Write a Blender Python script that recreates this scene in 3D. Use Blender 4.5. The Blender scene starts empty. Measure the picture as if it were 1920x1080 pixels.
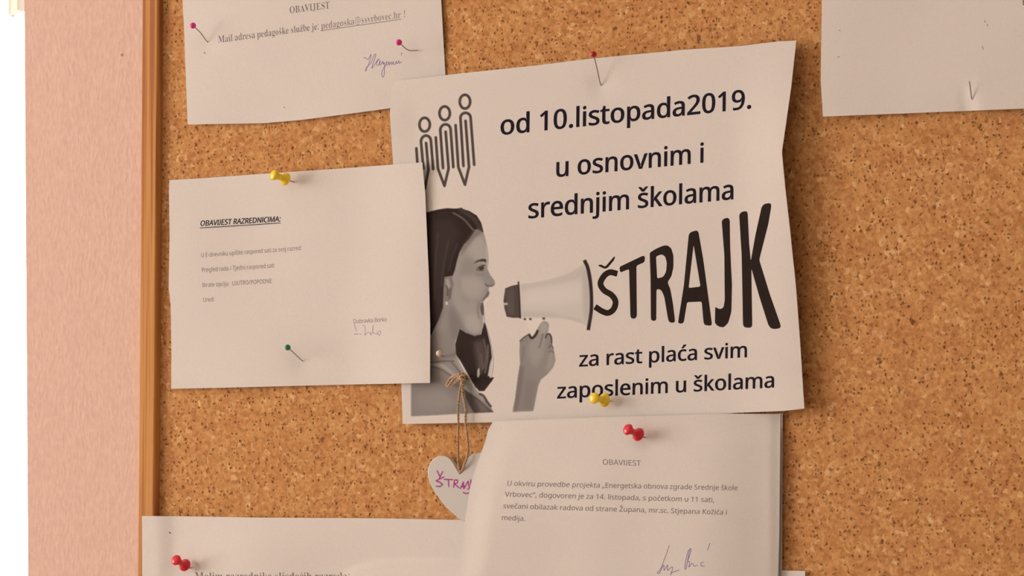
import bpy, bmesh, math, random
import numpy as np
from mathutils import Vector, Matrix, Euler
from mathutils.geometry import delaunay_2d_cdt

# ------------------------------------------------------------ camera, sky, light, exposure
C = bpy.context.scene.collection
sc = bpy.context.scene
FPX = 9600.0                                   # focal length in pixels of a 1920 px wide frame
YAW, PITCH, ROLL, DIST = math.radians(37.0), math.radians(4.6), math.radians(0.12), 3.0
TGT = Vector((0.0, 0.0, 1.5))
CAM = TGT + DIST * Vector((math.sin(YAW) * math.cos(PITCH), -math.cos(YAW) * math.cos(PITCH), -math.sin(PITCH)))
cam = bpy.data.cameras.new('camera')
cam.sensor_width = 36.0
cam.lens = 36.0 * FPX / 1920.0
cam.clip_start, cam.clip_end = 0.05, 100
cam.dof.use_dof = True
cam.dof.focus_distance = 3.03
cam.dof.aperture_fstop = 36.0
co = bpy.data.objects.new('camera', cam)
C.objects.link(co)
ROT = ((TGT - CAM).to_track_quat('-Z', 'Y')).to_matrix() @ Matrix.Rotation(ROLL, 3, 'Z')
co.matrix_world = Matrix.Translation(CAM) @ ROT.to_4x4()
sc.camera = co

sc.view_settings.view_transform = 'Standard'
sc.view_settings.look = 'None'
sc.view_settings.gamma = 1.0
sc.view_settings.use_curve_mapping = False
sc.view_settings.exposure = 0.0

w = bpy.data.worlds.new('overcast_daylight')
sc.world = w
w.use_nodes = True
bg = w.node_tree.nodes['Background']
bg.inputs[0].default_value = (1.0, 0.855, 0.768, 1)
bg.inputs[1].default_value = 9.0

XL = -2.5                                      # inner face of the left wall
WY0, WY1, WZ0, WZ1 = -2.9, -0.75, 0.95, 2.5      # window opening in the left wall
pl = bpy.data.lights.new('window_portal', 'AREA')
pl.shape = 'RECTANGLE'
pl.size, pl.size_y = WY1 - WY0, WZ1 - WZ0
pl.cycles.is_portal = True
po = bpy.data.objects.new('window_portal', pl)
C.objects.link(po)
po.location = (XL - 0.16, (WY0 + WY1) / 2, (WZ0 + WZ1) / 2)
po.rotation_euler = Euler((math.radians(90), 0, math.radians(-90)))   # faces +x, into the room

def P(px, py, h=0.0):
    """point on the plane h millimetres in front of the cork, seen at this pixel"""
    d = ROT @ Vector(((px - 960) / FPX, -(py - 540) / FPX, -1.0))
    t = (-h * 0.001 - CAM.y) / d.y
    return CAM + d * t

# ------------------------------------------------------------ helpers
def mat(name, col, rough=0.6, spec=0.5, metal=0.0):
    m = bpy.data.materials.new(name)
    m.use_nodes = True
    b = m.node_tree.nodes['Principled BSDF']
    b.inputs['Base Color'].default_value = (*col, 1)
    b.inputs['Roughness'].default_value = rough
    b.inputs['Specular IOR Level'].default_value = spec
    b.inputs['Metallic'].default_value = metal
    return m

def N(m, t, **kw):
    n = m.node_tree.nodes.new(t)
    for k, v in kw.items():
        if k in n.inputs:
            n.inputs[k].default_value = v
        else:
            setattr(n, k, v)
    return n

def L(m, a, b):
    m.node_tree.links.new(a, b)

def ramp(m, stops):
    n = m.node_tree.nodes.new('ShaderNodeValToRGB')
    e = n.color_ramp.elements
    while len(e) < len(stops):
        e.new(0.5)
    for i, (p, c) in enumerate(stops):
        e[i].position = p
        e[i].color = (*c, 1) if len(c) == 3 else c
    return n

def coords(m, scale=(1, 1, 1)):
    g = N(m, 'ShaderNodeNewGeometry')
    mp = N(m, 'ShaderNodeMapping')
    mp.inputs['Scale'].default_value = scale
    L(m, g.outputs['Position'], mp.inputs['Vector'])
    return mp.outputs['Vector']

def obj(name, verts, faces, m=None, parent=None, smooth=False):
    me = bpy.data.meshes.new(name)
    me.from_pydata([tuple(v) for v in verts], [], [tuple(f) for f in faces])
    if m: me.materials.append(m)
    if smooth:
        me.polygons.foreach_set('use_smooth', [True] * len(me.polygons))
    me.update()
    o = bpy.data.objects.new(name, me)
    C.objects.link(o)
    if parent:
        o.parent = parent
        o.matrix_parent_inverse = Matrix.Translation(parent.location).inverted()
    return o

def tag(o, label, cat, group=None):
    o['label'] = label
    o['category'] = cat
    if group: o['group'] = group
    return o

def empty(name, loc, label, cat, group=None):
    o = bpy.data.objects.new(name, None)
    o.empty_display_size = 0.01
    C.objects.link(o)
    o.location = loc
    return tag(o, label, cat, group)

def struct(o):
    o['kind'] = 'structure'
    return o

def box_vf(x0, x1, y0, y1, z0, z1):
    v = [(x, y, z) for z in (z0, z1) for y in (y0, y1) for x in (x0, x1)]
    f = [(0, 2, 3, 1), (4, 5, 7, 6), (0, 1, 5, 4), (2, 6, 7, 3), (0, 4, 6, 2), (1, 3, 7, 5)]
    return v, f

def boxes(name, bs, m, parent=None):
    V, F = [], []
    for b in bs:
        v, f = box_vf(*b)
        F += [tuple(i + len(V) for i in q) for q in f]
        V += v
    return obj(name, V, F, m, parent)

def bevel(o, wd, seg=3):
    b = o.modifiers.new('bevel', 'BEVEL')
    b.width = wd
    b.segments = seg
    b.limit_method = 'ANGLE'
    for p in o.data.polygons: p.use_smooth = True
    wn = o.modifiers.new('wn', 'WEIGHTED_NORMAL')
    return o

def lin(t):
    t = t / 255.0
    return t / 12.92 if t <= 0.04045 else ((t + 0.055) / 1.055) ** 2.4

def ss(a, b, x):
    t = max(0.0, min(1.0, (x - a) / (b - a)))
    return t * t * (3 - 2 * t)

def interp(pts, t):
    for i in range(len(pts) - 1):
        if t <= pts[i + 1][0] or i == len(pts) - 2:
            a, b = pts[i], pts[i + 1]
            k = (t - a[0]) / (b[0] - a[0])
            return a[1] + (b[1] - a[1]) * k

def catmull(pts, n=8, closed=False):
    out = []
    m = len(pts)
    rng = range(m) if closed else range(m - 1)
    for i in rng:
        g = (lambda k: pts[k % m]) if closed else (lambda k: pts[max(0, min(m - 1, k))])
        p0, p1, p2, p3 = g(i - 1), g(i), g(i + 1), g(i + 2)
        for j in range(n):
            t = j / n
            out.append(tuple(0.5 * ((2 * b) + (c - a) * t + (2 * a - 5 * b + 4 * c - d) * t * t + (3 * b - a - 3 * c + d) * t ** 3)
                             for a, b, c, d in zip(p0, p1, p2, p3)))
    if not closed: out.append(tuple(pts[-1]))
    return out

# ------------------------------------------------------------ materials
PAPER = (0.80, 0.775, 0.75)
def paper_mat(name, tint=1.0):
    m = mat(name, tuple(c * tint for c in PAPER), 0.8, 0.12)
    b = m.node_tree.nodes['Principled BSDF']
    v = coords(m)
    n1 = N(m, 'ShaderNodeTexNoise', Scale=900.0, Detail=4.0)
    n2 = N(m, 'ShaderNodeTexNoise', Scale=14.0, Detail=2.0)
    L(m, v, n1.inputs['Vector']); L(m, v, n2.inputs['Vector'])
    r = ramp(m, [(0.3, tuple(c * tint * 0.97 for c in PAPER)), (0.7, tuple(min(1, c * tint * 1.02) for c in PAPER))])
    L(m, n1.outputs['Fac'], r.inputs['Fac'])
    L(m, r.outputs['Color'], b.inputs['Base Color'])
    b1 = N(m, 'ShaderNodeBump', Strength=0.06, Distance=0.0002)
    b2 = N(m, 'ShaderNodeBump', Strength=0.35, Distance=0.0015)
    L(m, n1.outputs['Fac'], b1.inputs['Height'])
    L(m, n2.outputs['Fac'], b2.inputs['Height'])
    L(m, b1.outputs['Normal'], b2.inputs['Normal'])
    L(m, b2.outputs['Normal'], b.inputs['Normal'])
    # thin paper lets a little light through
    tr = N(m, 'ShaderNodeBsdfTranslucent')
    L(m, r.outputs['Color'], tr.inputs['Color'])
    mx = N(m, 'ShaderNodeMixShader')
    mx.inputs[0].default_value = 0.10
    out = m.node_tree.nodes['Material Output']
    L(m, b.outputs[0], mx.inputs[1]); L(m, tr.outputs[0], mx.inputs[2])
    L(m, mx.outputs[0], out.inputs['Surface'])
    return m
M_paper = paper_mat('office_paper')
M_ink = mat('black_toner', (0.018, 0.016, 0.028), 0.9, 0.03)
M_ink_title = mat('brown_black_toner', (0.030, 0.022, 0.020), 0.9, 0.03)
M_ink_grey = mat('grey_toner', (0.22, 0.19, 0.20), 0.9, 0.03)
M_ink_mid = mat('mid_grey_toner', (0.085, 0.075, 0.09), 0.9, 0.03)
M_ink_light = mat('light_grey_toner', (0.30, 0.26, 0.28), 0.9, 0.03)
M_ink_emblem = mat('emblem_grey', (0.085, 0.072, 0.078), 0.9, 0.03)
M_pen = mat('violet_pen', (0.22, 0.18, 0.40), 0.9, 0.03)
M_pen_faint = mat('faint_violet_pen', (0.42, 0.34, 0.44), 0.9, 0.03)
M_marker = mat('magenta_marker', (0.42, 0.012, 0.30), 0.55, 0.3)
M_steel = mat('pin_steel', (0.42, 0.38, 0.36), 0.35, 0.5, 0.9)
def plastic(name, col, rough=0.25):
    m = mat(name, col, rough, 0.5)
    b = m.node_tree.nodes['Principled BSDF']
    b.inputs['Subsurface Weight'].default_value = 0.15
    b.inputs['Subsurface Radius'].default_value = (0.002, 0.001, 0.0005)
    b.inputs['Subsurface Scale'].default_value = 0.5
    n = N(m, 'ShaderNodeTexNoise', Scale=300.0)
    v = coords(m)
    L(m, v, n.inputs['Vector'])
    bp = N(m, 'ShaderNodeBump', Strength=0.04, Distance=0.0003)
    L(m, n.outputs['Fac'], bp.inputs['Height']); L(m, bp.outputs['Normal'], b.inputs['Normal'])
    return m
M_yellow = plastic('yellow_plastic', (1.0, 0.74, 0.035), 0.16)
M_red = plastic('red_plastic', (0.74, 0.018, 0.040), 0.16)
M_darkred = plastic('dark_red_plastic', (0.50, 0.010, 0.03))
M_pink = plastic('pink_plastic', (0.78, 0.035, 0.30))
M_green = plastic('green_plastic', (0.012, 0.22, 0.12))
M_pearl = plastic('pearl_plastic', (0.85, 0.76, 0.60), 0.2)
M_olive = plastic('olive_plastic', (0.16, 0.13, 0.02))

def cork_mat():
    m = mat('cork', (0.5, 0.25, 0.1), 0.9, 0.05)
    b = m.node_tree.nodes['Principled BSDF']
    g = N(m, 'ShaderNodeNewGeometry')
    sx = N(m, 'ShaderNodeSeparateXYZ'); cx = N(m, 'ShaderNodeCombineXYZ')
    L(m, g.outputs['Position'], sx.inputs[0])
    L(m, sx.outputs[0], cx.inputs[0]); L(m, sx.outputs[2], cx.inputs[1])
    v = cx.outputs[0]
    def warp(scale, amt):
        w_ = N(m, 'ShaderNodeTexNoise', Scale=scale, Detail=3.0)
        L(m, v, w_.inputs['Vector'])
        ce = N(m, 'ShaderNodeVectorMath', operation='SUBTRACT')
        L(m, w_.outputs['Color'], ce.inputs[0]); ce.inputs[1].default_value = (0.5, 0.5, 0.5)
        a = N(m, 'ShaderNodeVectorMath', operation='MULTIPLY_ADD')
        L(m, ce.outputs[0], a.inputs[0]); a.inputs[1].default_value = (amt, amt, 0.0)
        L(m, v, a.inputs[2])
        return a.outputs[0]
    wv = warp(330.0, 0.0055)
    vo = N(m, 'ShaderNodeTexVoronoi', Scale=430.0, voronoi_dimensions='2D')
    L(m, wv, vo.inputs['Vector'])
    sep = N(m, 'ShaderNodeSeparateColor')
    L(m, vo.outputs['Color'], sep.inputs[0])
    r1 = ramp(m, [(0.0, (0.47, 0.225, 0.085)), (0.3, (0.555, 0.280, 0.106)), (0.75, (0.615, 0.330, 0.132)), (0.95, (0.655, 0.375, 0.160)), (1.0, (0.74, 0.47, 0.24))])
    L(m, sep.outputs[0], r1.inputs['Fac'])
    # softer mottling inside and across the granules
    n2 = N(m, 'ShaderNodeTexNoise', Scale=420.0, Detail=4.0, Roughness=0.6)
    L(m, v, n2.inputs['Vector'])
    r2 = ramp(m, [(0.30, (0.80, 0.77, 0.74)), (0.50, (1.0, 1.0, 1.0)), (0.72, (1.18, 1.20, 1.24))])
    L(m, n2.outputs['Fac'], r2.inputs['Fac'])
    mx = N(m, 'ShaderNodeMix', data_type='RGBA', blend_type='MULTIPLY')
    mx.inputs[0].default_value = 1.0
    L(m, r1.outputs['Color'], mx.inputs[6]); L(m, r2.outputs['Color'], mx.inputs[7])
    n4 = N(m, 'ShaderNodeTexNoise', Scale=60.0, Detail=2.0)
    L(m, v, n4.inputs['Vector'])
    r4 = ramp(m, [(0.3, (0.95, 0.89, 0.90)), (0.7, (1.05, 1.08, 1.08))])
    L(m, n4.outputs['Fac'], r4.inputs['Fac'])
    m4 = N(m, 'ShaderNodeMix', data_type='RGBA', blend_type='MULTIPLY')
    m4.inputs[0].default_value = 1.0
    L(m, mx.outputs[2], m4.inputs[6]); L(m, r4.outputs['Color'], m4.inputs[7])
    # dark bark crumbs of two sizes
    def crumbs(scale, amt, a, b_, soft):
        w2 = warp(500.0, amt)
        v3 = N(m, 'ShaderNodeTexVoronoi', Scale=scale, voronoi_dimensions='2D')
        L(m, w2, v3.inputs['Vector'])
        s3 = N(m, 'ShaderNodeSeparateColor')
        L(m, v3.outputs['Color'], s3.inputs[0])
        k = N(m, 'ShaderNodeMath', operation='MULTIPLY_ADD')
        L(m, s3.outputs[1], k.inputs[0]); k.inputs[1].default_value = a; k.inputs[2].default_value = b_
        d = N(m, 'ShaderNodeMath', operation='SUBTRACT')
        L(m, k.outputs[0], d.inputs[0]); L(m, v3.outputs['Distance'], d.inputs[1])
        r = N(m, 'ShaderNodeMapRange')
        r.inputs[1].default_value = -soft; r.inputs[2].default_value = soft
        L(m, d.outputs[0], r.inputs[0])
        return r.outputs[0]
    c1 = crumbs(430.0, 0.0030, 0.95, -0.64, 0.13)
    c2 = crumbs(190.0, 0.0075, 1.3, -1.10, 0.09)
    mxx = N(m, 'ShaderNodeMath', operation='MAXIMUM')
    L(m, c1, mxx.inputs[0]); L(m, c2, mxx.inputs[1])
    m3 = N(m, 'ShaderNodeMix', data_type='RGBA')
    L(m, mxx.outputs[0], m3.inputs[0])
    L(m, m4.outputs[2], m3.inputs[6]); m3.inputs[7].default_value = (0.20, 0.080, 0.026, 1)
    L(m, m3.outputs[2], b.inputs['Base Color'])
    inv = N(m, 'ShaderNodeMath', operation='MULTIPLY_ADD')
    L(m, mxx.outputs[0], inv.inputs[0]); inv.inputs[1].default_value = -1.2
    L(m, n2.outputs['Fac'], inv.inputs[2])
    bp = N(m, 'ShaderNodeBump', Strength=0.5, Distance=0.0005)
    L(m, inv.outputs[0], bp.inputs['Height']); L(m, bp.outputs['Normal'], b.inputs['Normal'])
    return m
M_cork = cork_mat()

def wood_mat():
    m = mat('pine_wood', (0.6, 0.3, 0.1), 0.6, 0.12)
    b = m.node_tree.nodes['Principled BSDF']
    v = coords(m, (1.0, 0.4, 0.012))
    n = N(m, 'ShaderNodeTexNoise', Scale=260.0, Detail=3.0)
    L(m, v, n.inputs['Vector'])
    r = ramp(m, [(0.38, (0.40, 0.155, 0.055)), (0.44, (0.52, 0.235, 0.075)), (0.50, (0.62, 0.31, 0.10)), (0.56, (0.60, 0.295, 0.09)), (0.62, (0.44, 0.18, 0.06))])
    L(m, n.outputs['Fac'], r.inputs['Fac'])
    L(m, r.outputs['Color'], b.inputs['Base Color'])
    bp = N(m, 'ShaderNodeBump', Strength=0.1, Distance=0.0003)
    L(m, n.outputs['Fac'], bp.inputs['Height']); L(m, bp.outputs['Normal'], b.inputs['Normal'])
    return m
M_wood = wood_mat()

def wall_mat():
    m = mat('pink_ingrain_wallpaper', (0.74, 0.44, 0.32), 0.9, 0.06)
    b = m.node_tree.nodes['Principled BSDF']
    v = coords(m, (1.0, 1.0, 0.55))
    n = N(m, 'ShaderNodeTexNoise', Scale=430.0, Detail=2.5)
    L(m, v, n.inputs['Vector'])
    r = ramp(m, [(0.3, (0.71, 0.500, 0.42)), (0.7, (0.78, 0.570, 0.485))])
    L(m, n.outputs['Fac'], r.inputs['Fac'])
    L(m, r.outputs['Color'], b.inputs['Base Color'])
    bp = N(m, 'ShaderNodeBump', Strength=0.30, Distance=0.0016)
    L(m, n.outputs['Fac'], bp.inputs['Height']); L(m, bp.outputs['Normal'], b.inputs['Normal'])
    return m
M_wall = wall_mat()
M_room = mat('off_white_room_paint', (0.86, 0.82, 0.77), 0.85, 0.1)
M_pvc = mat('white_window_plastic', (0.86, 0.84, 0.80), 0.3, 0.5)
M_floor = mat('beige_floor', (0.42, 0.34, 0.27), 0.5, 0.4)
M_ceil = mat('white_ceiling', (0.82, 0.80, 0.76), 0.9, 0.1)
M_glass = bpy.data.materials.new('window_glass')
M_glass.use_nodes = True
_a = N(M_glass, 'ShaderNodeBsdfTransparent'); _a.inputs[0].default_value = (0.96, 0.98, 0.97, 1)
_g = N(M_glass, 'ShaderNodeBsdfGlossy', Roughness=0.02)
_f = N(M_glass, 'ShaderNodeFresnel', IOR=1.45)
_m = N(M_glass, 'ShaderNodeMixShader')
L(M_glass, _f.outputs[0], _m.inputs[0]); L(M_glass, _a.outputs[0], _m.inputs[1]); L(M_glass, _g.outputs[0], _m.inputs[2])
L(M_glass, _m.outputs[0], M_glass.node_tree.nodes['Material Output'].inputs['Surface'])

# ------------------------------------------------------------ the room
YW = 0.010                                     # wall surface, 10 mm behind the cork face
XR, YB, ZC, TH = 3.4, -4.6, 2.9, 0.25
corner_t, corner_b = P(45.5, 0, -10), P(52.5, 1080, -10)
def corner_x(z):
    k = (z - corner_b.z) / (corner_t.z - corner_b.z)
    return corner_b.x + (corner_t.x - corner_b.x) * k
OX0, OZ0, OZ1 = -1.75, 0.9, 2.45                # window opening in the board wall
cxb, cxt = corner_x(OZ0), corner_x(OZ1)
V, F = [], []
def add_box(b):
    v, f = box_vf(*b)
    F.extend(tuple(i + len(V) for i in q) for q in f)
    V.extend(v)
add_box((XL, XR, YW, YW + TH, 0, OZ0)); add_box((XL, XR, YW, YW + TH, OZ1, ZC)); add_box((XL, OX0, YW, YW + TH, OZ0, OZ1))
n0 = len(V)
V.extend([(cxb, YW, OZ0), (XR, YW, OZ0), (cxb, YW + TH, OZ0), (XR, YW + TH, OZ0), (cxt, YW, OZ1), (XR, YW, OZ1), (cxt, YW + TH, OZ1), (XR, YW + TH, OZ1)])
F.extend(tuple(i + n0 for i in q) for q in [(0, 2, 3, 1), (4, 5, 7, 6), (0, 1, 5, 4), (2, 6, 7, 3), (0, 4, 6, 2), (1, 3, 7, 5)])
wall_back = struct(obj('wall_back', V, F, M_wall))
tag(wall_back, 'pink wall with vertical grained wallpaper behind the cork board', 'wall')
sp = P(229, 103, -10)
bmv = [sp + Vector((0.0011 * math.cos(a) , -0.0002, 0.0009 * math.sin(a))) for a in [i * math.tau / 8 for i in range(8)]]
stain = obj('stain', bmv, [tuple(range(8))], mat('brown_speck', (0.50, 0.21, 0.13), 0.8, 0.1), wall_back)
stain['label'] = 'small brown speck on the pink wallpaper'
wl = struct(boxes('wall_left', [(XL - TH, XL, YB, YW + TH, 0, WZ0), (XL - TH, XL, YB, YW + TH, WZ1, ZC),
                           (XL - TH, XL, YB, WY0, WZ0, WZ1), (XL - TH, XL, WY1, YW + TH, WZ0, WZ1)], M_room))
struct(boxes('wall_right', [(XR, XR + TH, YB, YW + TH, 0, ZC)], M_room))
struct(boxes('wall_front', [(XL - TH, XR + TH, YB - TH, YB, 0, ZC)], M_room))
struct(boxes('floor', [(XL - TH, XR + TH, YB - TH, YW + TH, -0.1, 0)], M_floor))
struct(boxes('ceiling', [(XL - TH, XR + TH, YB - TH, YW + TH, ZC, ZC + 0.1)], M_ceil))

# window beside the board
yo = YW + 0.13
win = struct(boxes('window_1', [(OX0, OX0 + 0.06, yo, yo + 0.06, OZ0, OZ1), (cxb - 0.045, min(cxb, cxt), yo, yo + 0.06, OZ0, OZ1),
                   (OX0 + 0.06, cxb - 0.045, yo, yo + 0.06, OZ0, OZ0 + 0.06), (OX0 + 0.06, cxb - 0.045, yo, yo + 0.06, OZ1 - 0.06, OZ1)], M_pvc))
tag(win, 'overexposed bright window at the left edge beside the pink wall', 'window')
boxes('pane', [(OX0 + 0.06, cxb - 0.045, yo + 0.025, yo + 0.030, OZ0 + 0.06, OZ1 - 0.06)], M_glass, win)
wl['label'] = 'off white wall on the left, outside the picture'

M_curtain = bpy.data.materials.new('cream_curtain')
M_curtain.use_nodes = True
_t = N(M_curtain, 'ShaderNodeBsdfTranslucent'); _t.inputs['Color'].default_value = (0.80, 0.78, 0.74, 1)
L(M_curtain, _t.outputs[0], M_curtain.node_tree.nodes['Material Output'].inputs['Surface'])
cp0, cp1 = P(15, 27, -125), P(75, 31, -125)
V, F = [], []
for j in range(2):
    for s in range(2):
        for i in range(25):
            x = cp0.x + (cp1.x - cp0.x) * i / 24
            V.append((x, YW + 0.115 + 0.004 * math.sin(i * 1.1) + 0.0008 * s, cp0.z + (j * 0.5) - 0.002 * math.sin(i * 0.5) * (1 - j)))
for i in range(24):
    F += [(i, i + 1, 51 + i, 50 + i), (25 + i, 75 + i, 76 + i, 26 + i), (i, 25 + i, 26 + i, i + 1), (50 + i, 51 + i, 76 + i, 75 + i)]
F += [(0, 50, 75, 25), (24, 49, 99, 74)]
tag(obj('curtain', V, F, M_curtain, None, True), 'cream curtain end hanging at the top corner of the bright window', 'curtain')

# ------------------------------------------------------------ the cork board
bx = P(262.3, 540, 5).x
face = P(291.5, 540, 5.3).x
bz0, bz1, bxr = 1.5 - 0.42, 1.5 + 0.42, bx + 1.25
board = empty('cork_notice_board', (bx, YW, bz0), 'cork notice board with light pine frame on the pink wall', 'notice board')
rw = face - bx
yf = -0.0053
boxes('cork_sheet', [(bx + rw * 0.6, bxr - rw * 0.6, 0.0, 0.008, bz0 + rw * 0.6, bz1 - rw * 0.6)], M_cork, board)
for k, b in enumerate([(bx, bx + rw, yf, YW, bz0, bz1), (bxr - rw, bxr, yf, YW, bz0, bz1),
          (bx + rw, bxr - rw, yf, YW, bz0, bz0 + rw), (bx + rw, bxr - rw, yf, YW, bz1 - rw, bz1)]):
    o = boxes('frame_rail', [b], M_wood, board)
    bevel(o, 0.0012)

# ------------------------------------------------------------ sheets of paper
def edge(pts, t):
    """point on a polyline by normalised length"""
    ls = [0.0]
    for a, b in zip(pts, pts[1:]):
        ls.append(ls[-1] + math.hypot(b[0] - a[0], b[1] - a[1]))
    s = t * ls[-1]
    for i in range(len(pts) - 1):
        if s <= ls[i + 1] or i == len(pts) - 2:
            k = (s - ls[i]) / (ls[i + 1] - ls[i])
            return (pts[i][0] + (pts[i + 1][0] - pts[i][0]) * k, pts[i][1] + (pts[i + 1][1] - pts[i][1]) * k)

def sheet(name, label, top, bottom, left, right, hf, nu=90, nv=90, m=None, group=None, sharp=False):
    """top and bottom run left to right, left and right run top to bottom; hf(px, py) = mm off the cork"""
    c = [top[0], top[-1], bottom[0], bottom[-1]]
    T = [edge(top, i / nu) for i in range(nu + 1)]
    B = [edge(bottom, i / nu) for i in range(nu + 1)]
    Lf = [edge(left, j / nv) for j in range(nv + 1)]
    R = [edge(right, j / nv) for j in range(nv + 1)]
    V, W = [], []
    for j in range(nv + 1):
        v = j / nv
        for i in range(nu + 1):
            u = i / nu
            q = [(1 - v) * T[i][k] + v * B[i][k] + (1 - u) * Lf[j][k] + u * R[j][k]
                 - ((1 - u) * (1 - v) * c[0][k] + u * (1 - v) * c[1][k] + (1 - u) * v * c[2][k] + u * v * c[3][k]) for k in (0, 1)]
            p = P(q[0], q[1], hf(q[0], q[1]))
            V.append(p)
            W.append(p + Vector((0, 0.00022, 0)))
    n = len(V)
    F = []
    for j in range(nv):
        for i in range(nu):
            a = j * (nu + 1) + i
            F.append((a, a + nu + 1, a + nu + 2, a + 1))
            F.append((n + a, n + a + 1, n + a + nu + 2, n + a + nu + 1))
    ring = [i for i in range(nu + 1)] + [j * (nu + 1) + nu for j in range(1, nv + 1)] + \
           [nv * (nu + 1) + i for i in range(nu - 1, -1, -1)] + [j * (nu + 1) for j in range(nv - 1, 0, -1)]
    for a, b in zip(ring, ring[1:] + ring[:1]):
        F.append((a, b, n + b, n + a))
    o = obj(name, V + W, F, m or M_paper, None, True)
    # sheet outline stays sharp
    me = o.data
    me.attributes.new('sharp_edge', 'BOOLEAN', 'EDGE')
    rs = set()
    for a, b in zip(ring, ring[1:] + ring[:1]):
        rs.add((min(a, b), max(a, b))); rs.add((min(a + n, b + n), max(a + n, b + n)))
    fl = [((min(e.vertices), max(e.vertices)) in rs) for e in me.edges]
    me.attributes['sharp_edge'].data.foreach_set('value', fl)
    o.location = (0, 0, 0)
    tag(o, label, 'paper notice', group)
    o['_h'] = 0
    del o['_h']
    return o

# flat print, laid 0.03 mm above the sheet it belongs to
EPS = 0.03
def lay(name, pts2, faces, hf, m, parent, cut=0):
    if cut:
        bm = bmesh.new()
        vs = [bm.verts.new((x, y, 0)) for x, y in pts2]
        for f in faces:
            try: bm.faces.new([vs[i] for i in f])
            except ValueError: pass
        xs = [p[0] for p in pts2]; ys = [p[1] for p in pts2]
        for ax, lo, hi in ((0, min(xs), max(xs)), (1, min(ys), max(ys))):
            k = math.ceil(lo / cut) * cut
            while k < hi:
                bmesh.ops.bisect_plane(bm, geom=bm.verts[:] + bm.edges[:] + bm.faces[:], dist=1e-4,
                                       plane_co=(k, 0, 0) if ax == 0 else (0, k, 0), plane_no=(1, 0, 0) if ax == 0 else (0, 1, 0))
                k += cut
        bm.verts.index_update()
        pts2 = [(v.co.x, v.co.y) for v in bm.verts]
        faces = [[v.index for v in f.verts] for f in bm.faces]
        bm.free()
    V = [P(x, y, hf(x, y) + EPS) for x, y in pts2]
    F = []
    for f in faces:                                # all faces look into the room
        a = sum(pts2[f[i]][0] * pts2[f[(i + 1) % len(f)]][1] - pts2[f[(i + 1) % len(f)]][0] * pts2[f[i]][1] for i in range(len(f)))
        F.append(tuple(f) if a < 0 else tuple(reversed(f)))
    return obj(name, V, F, m, parent)

def fill(loops):
    """triangulate closed 2-D loops with holes (even-odd)"""
    vs, es = [], []
    for lp in loops:
        n0 = len(vs)
        vs += [Vector(p) for p in lp]
        es += [(n0 + i, n0 + (i + 1) % len(lp)) for i in range(len(lp))]
    ov, _, of, _, _, _ = delaunay_2d_cdt(vs, es, [], 0, 1e-7)
    tris = []
    for f in of:
        X = sum(ov[i].x for i in f) / len(f); Y = sum(ov[i].y for i in f) / len(f)
        ins = False
        for lp in loops:
            for (xa, ya), (xb, yb) in zip(lp, lp[1:] + lp[:1]):
                if (ya > Y) != (yb > Y) and X < (xb - xa) * (Y - ya) / (yb - ya) + xa: ins = not ins
        if ins: tris.append(tuple(f))
    return [(p.x, p.y) for p in ov], tris

def grow(lp, dx, dy):
    """move an outline outwards (holes inwards), separately sideways and up"""
    n = len(lp); out = []
    for i in range(n):
        a, p, c = lp[i - 1], lp[i], lp[(i + 1) % n]
        e = []
        for q, r in ((a, p), (p, c)):
            ex, ey = r[0] - q[0], r[1] - q[1]
            l = math.hypot(ex, ey) or 1
            e.append((-ey / l, ex / l))
        nx, ny = e[0][0] + e[1][0], e[0][1] + e[1][1]
        dot = e[0][0] * e[1][0] + e[0][1] * e[1][1]
        k = 1.0 / max(0.5, 1.0 + dot)
        out.append((p[0] + dx * max(-1.2, min(1.2, nx * k)), p[1] + dy * max(-1.2, min(1.2, ny * k))))
    return out

GC = {}
def glyph(font, ch, bold):
    k = (font, ch, bold)
    if k not in GC:
        g = GLYPHS[font].get(ch)
        if g is None and ch in 'šžć':
            base = GLYPHS[font][{'š': 's', 'ž': 'z', 'ć': 'c'}[ch]]
            x = base[0] / 2
            mk = [[x - 44, 232, x - 22, 232, x, 204, x + 22, 232, x + 44, 232, x + 11, 176, x - 11, 176]] if ch != 'ć' else [[x - 8, 178, x + 15, 236, x + 48, 236, x + 10, 178]]
            g = [base[0], base[1] + mk]
        loops = [[(l[i] / 500, l[i + 1] / 500) for i in range(0, len(l), 2)] for l in g[1]]
        loops = [grow(l, bold - (0.009 if font == 'serif' else 0), bold * 0.6) for l in loops]
        GC[k] = (g[0] / 500, *(fill(loops) if loops else ([], [])))
    return GC[k]

def text(name, s, p0, p1, cap, hf, m, parent, font='sans', slant=0.0, bold=0.0, up=(-0.03, -1.0), cut=0, bend=0.0):
    """print s with its baseline from pixel p0 to pixel p1 and capitals cap pixels high"""
    W = sum(glyph(font, c, bold)[0] for c in s)
    k = cap / (0.572 if font == 'sans' else 0.456)
    V, F = [], []
    x = 0.0
    for c in s:
        a, v, f = glyph(font, c, bold)
        F += [tuple(i + len(V) for i in q) for q in f]
        for gx, gy in v:
            t = (x + gx + slant * gy) / W
            V.append((p0[0] + (p1[0] - p0[0]) * t + up[0] * gy * k, p0[1] + (p1[1] - p0[1]) * t + up[1] * gy * k - bend * 4 * t * (1 - t)))
        x += a
    o = lay(name, V, F, hf, m, parent, cut)
    return o

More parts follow.
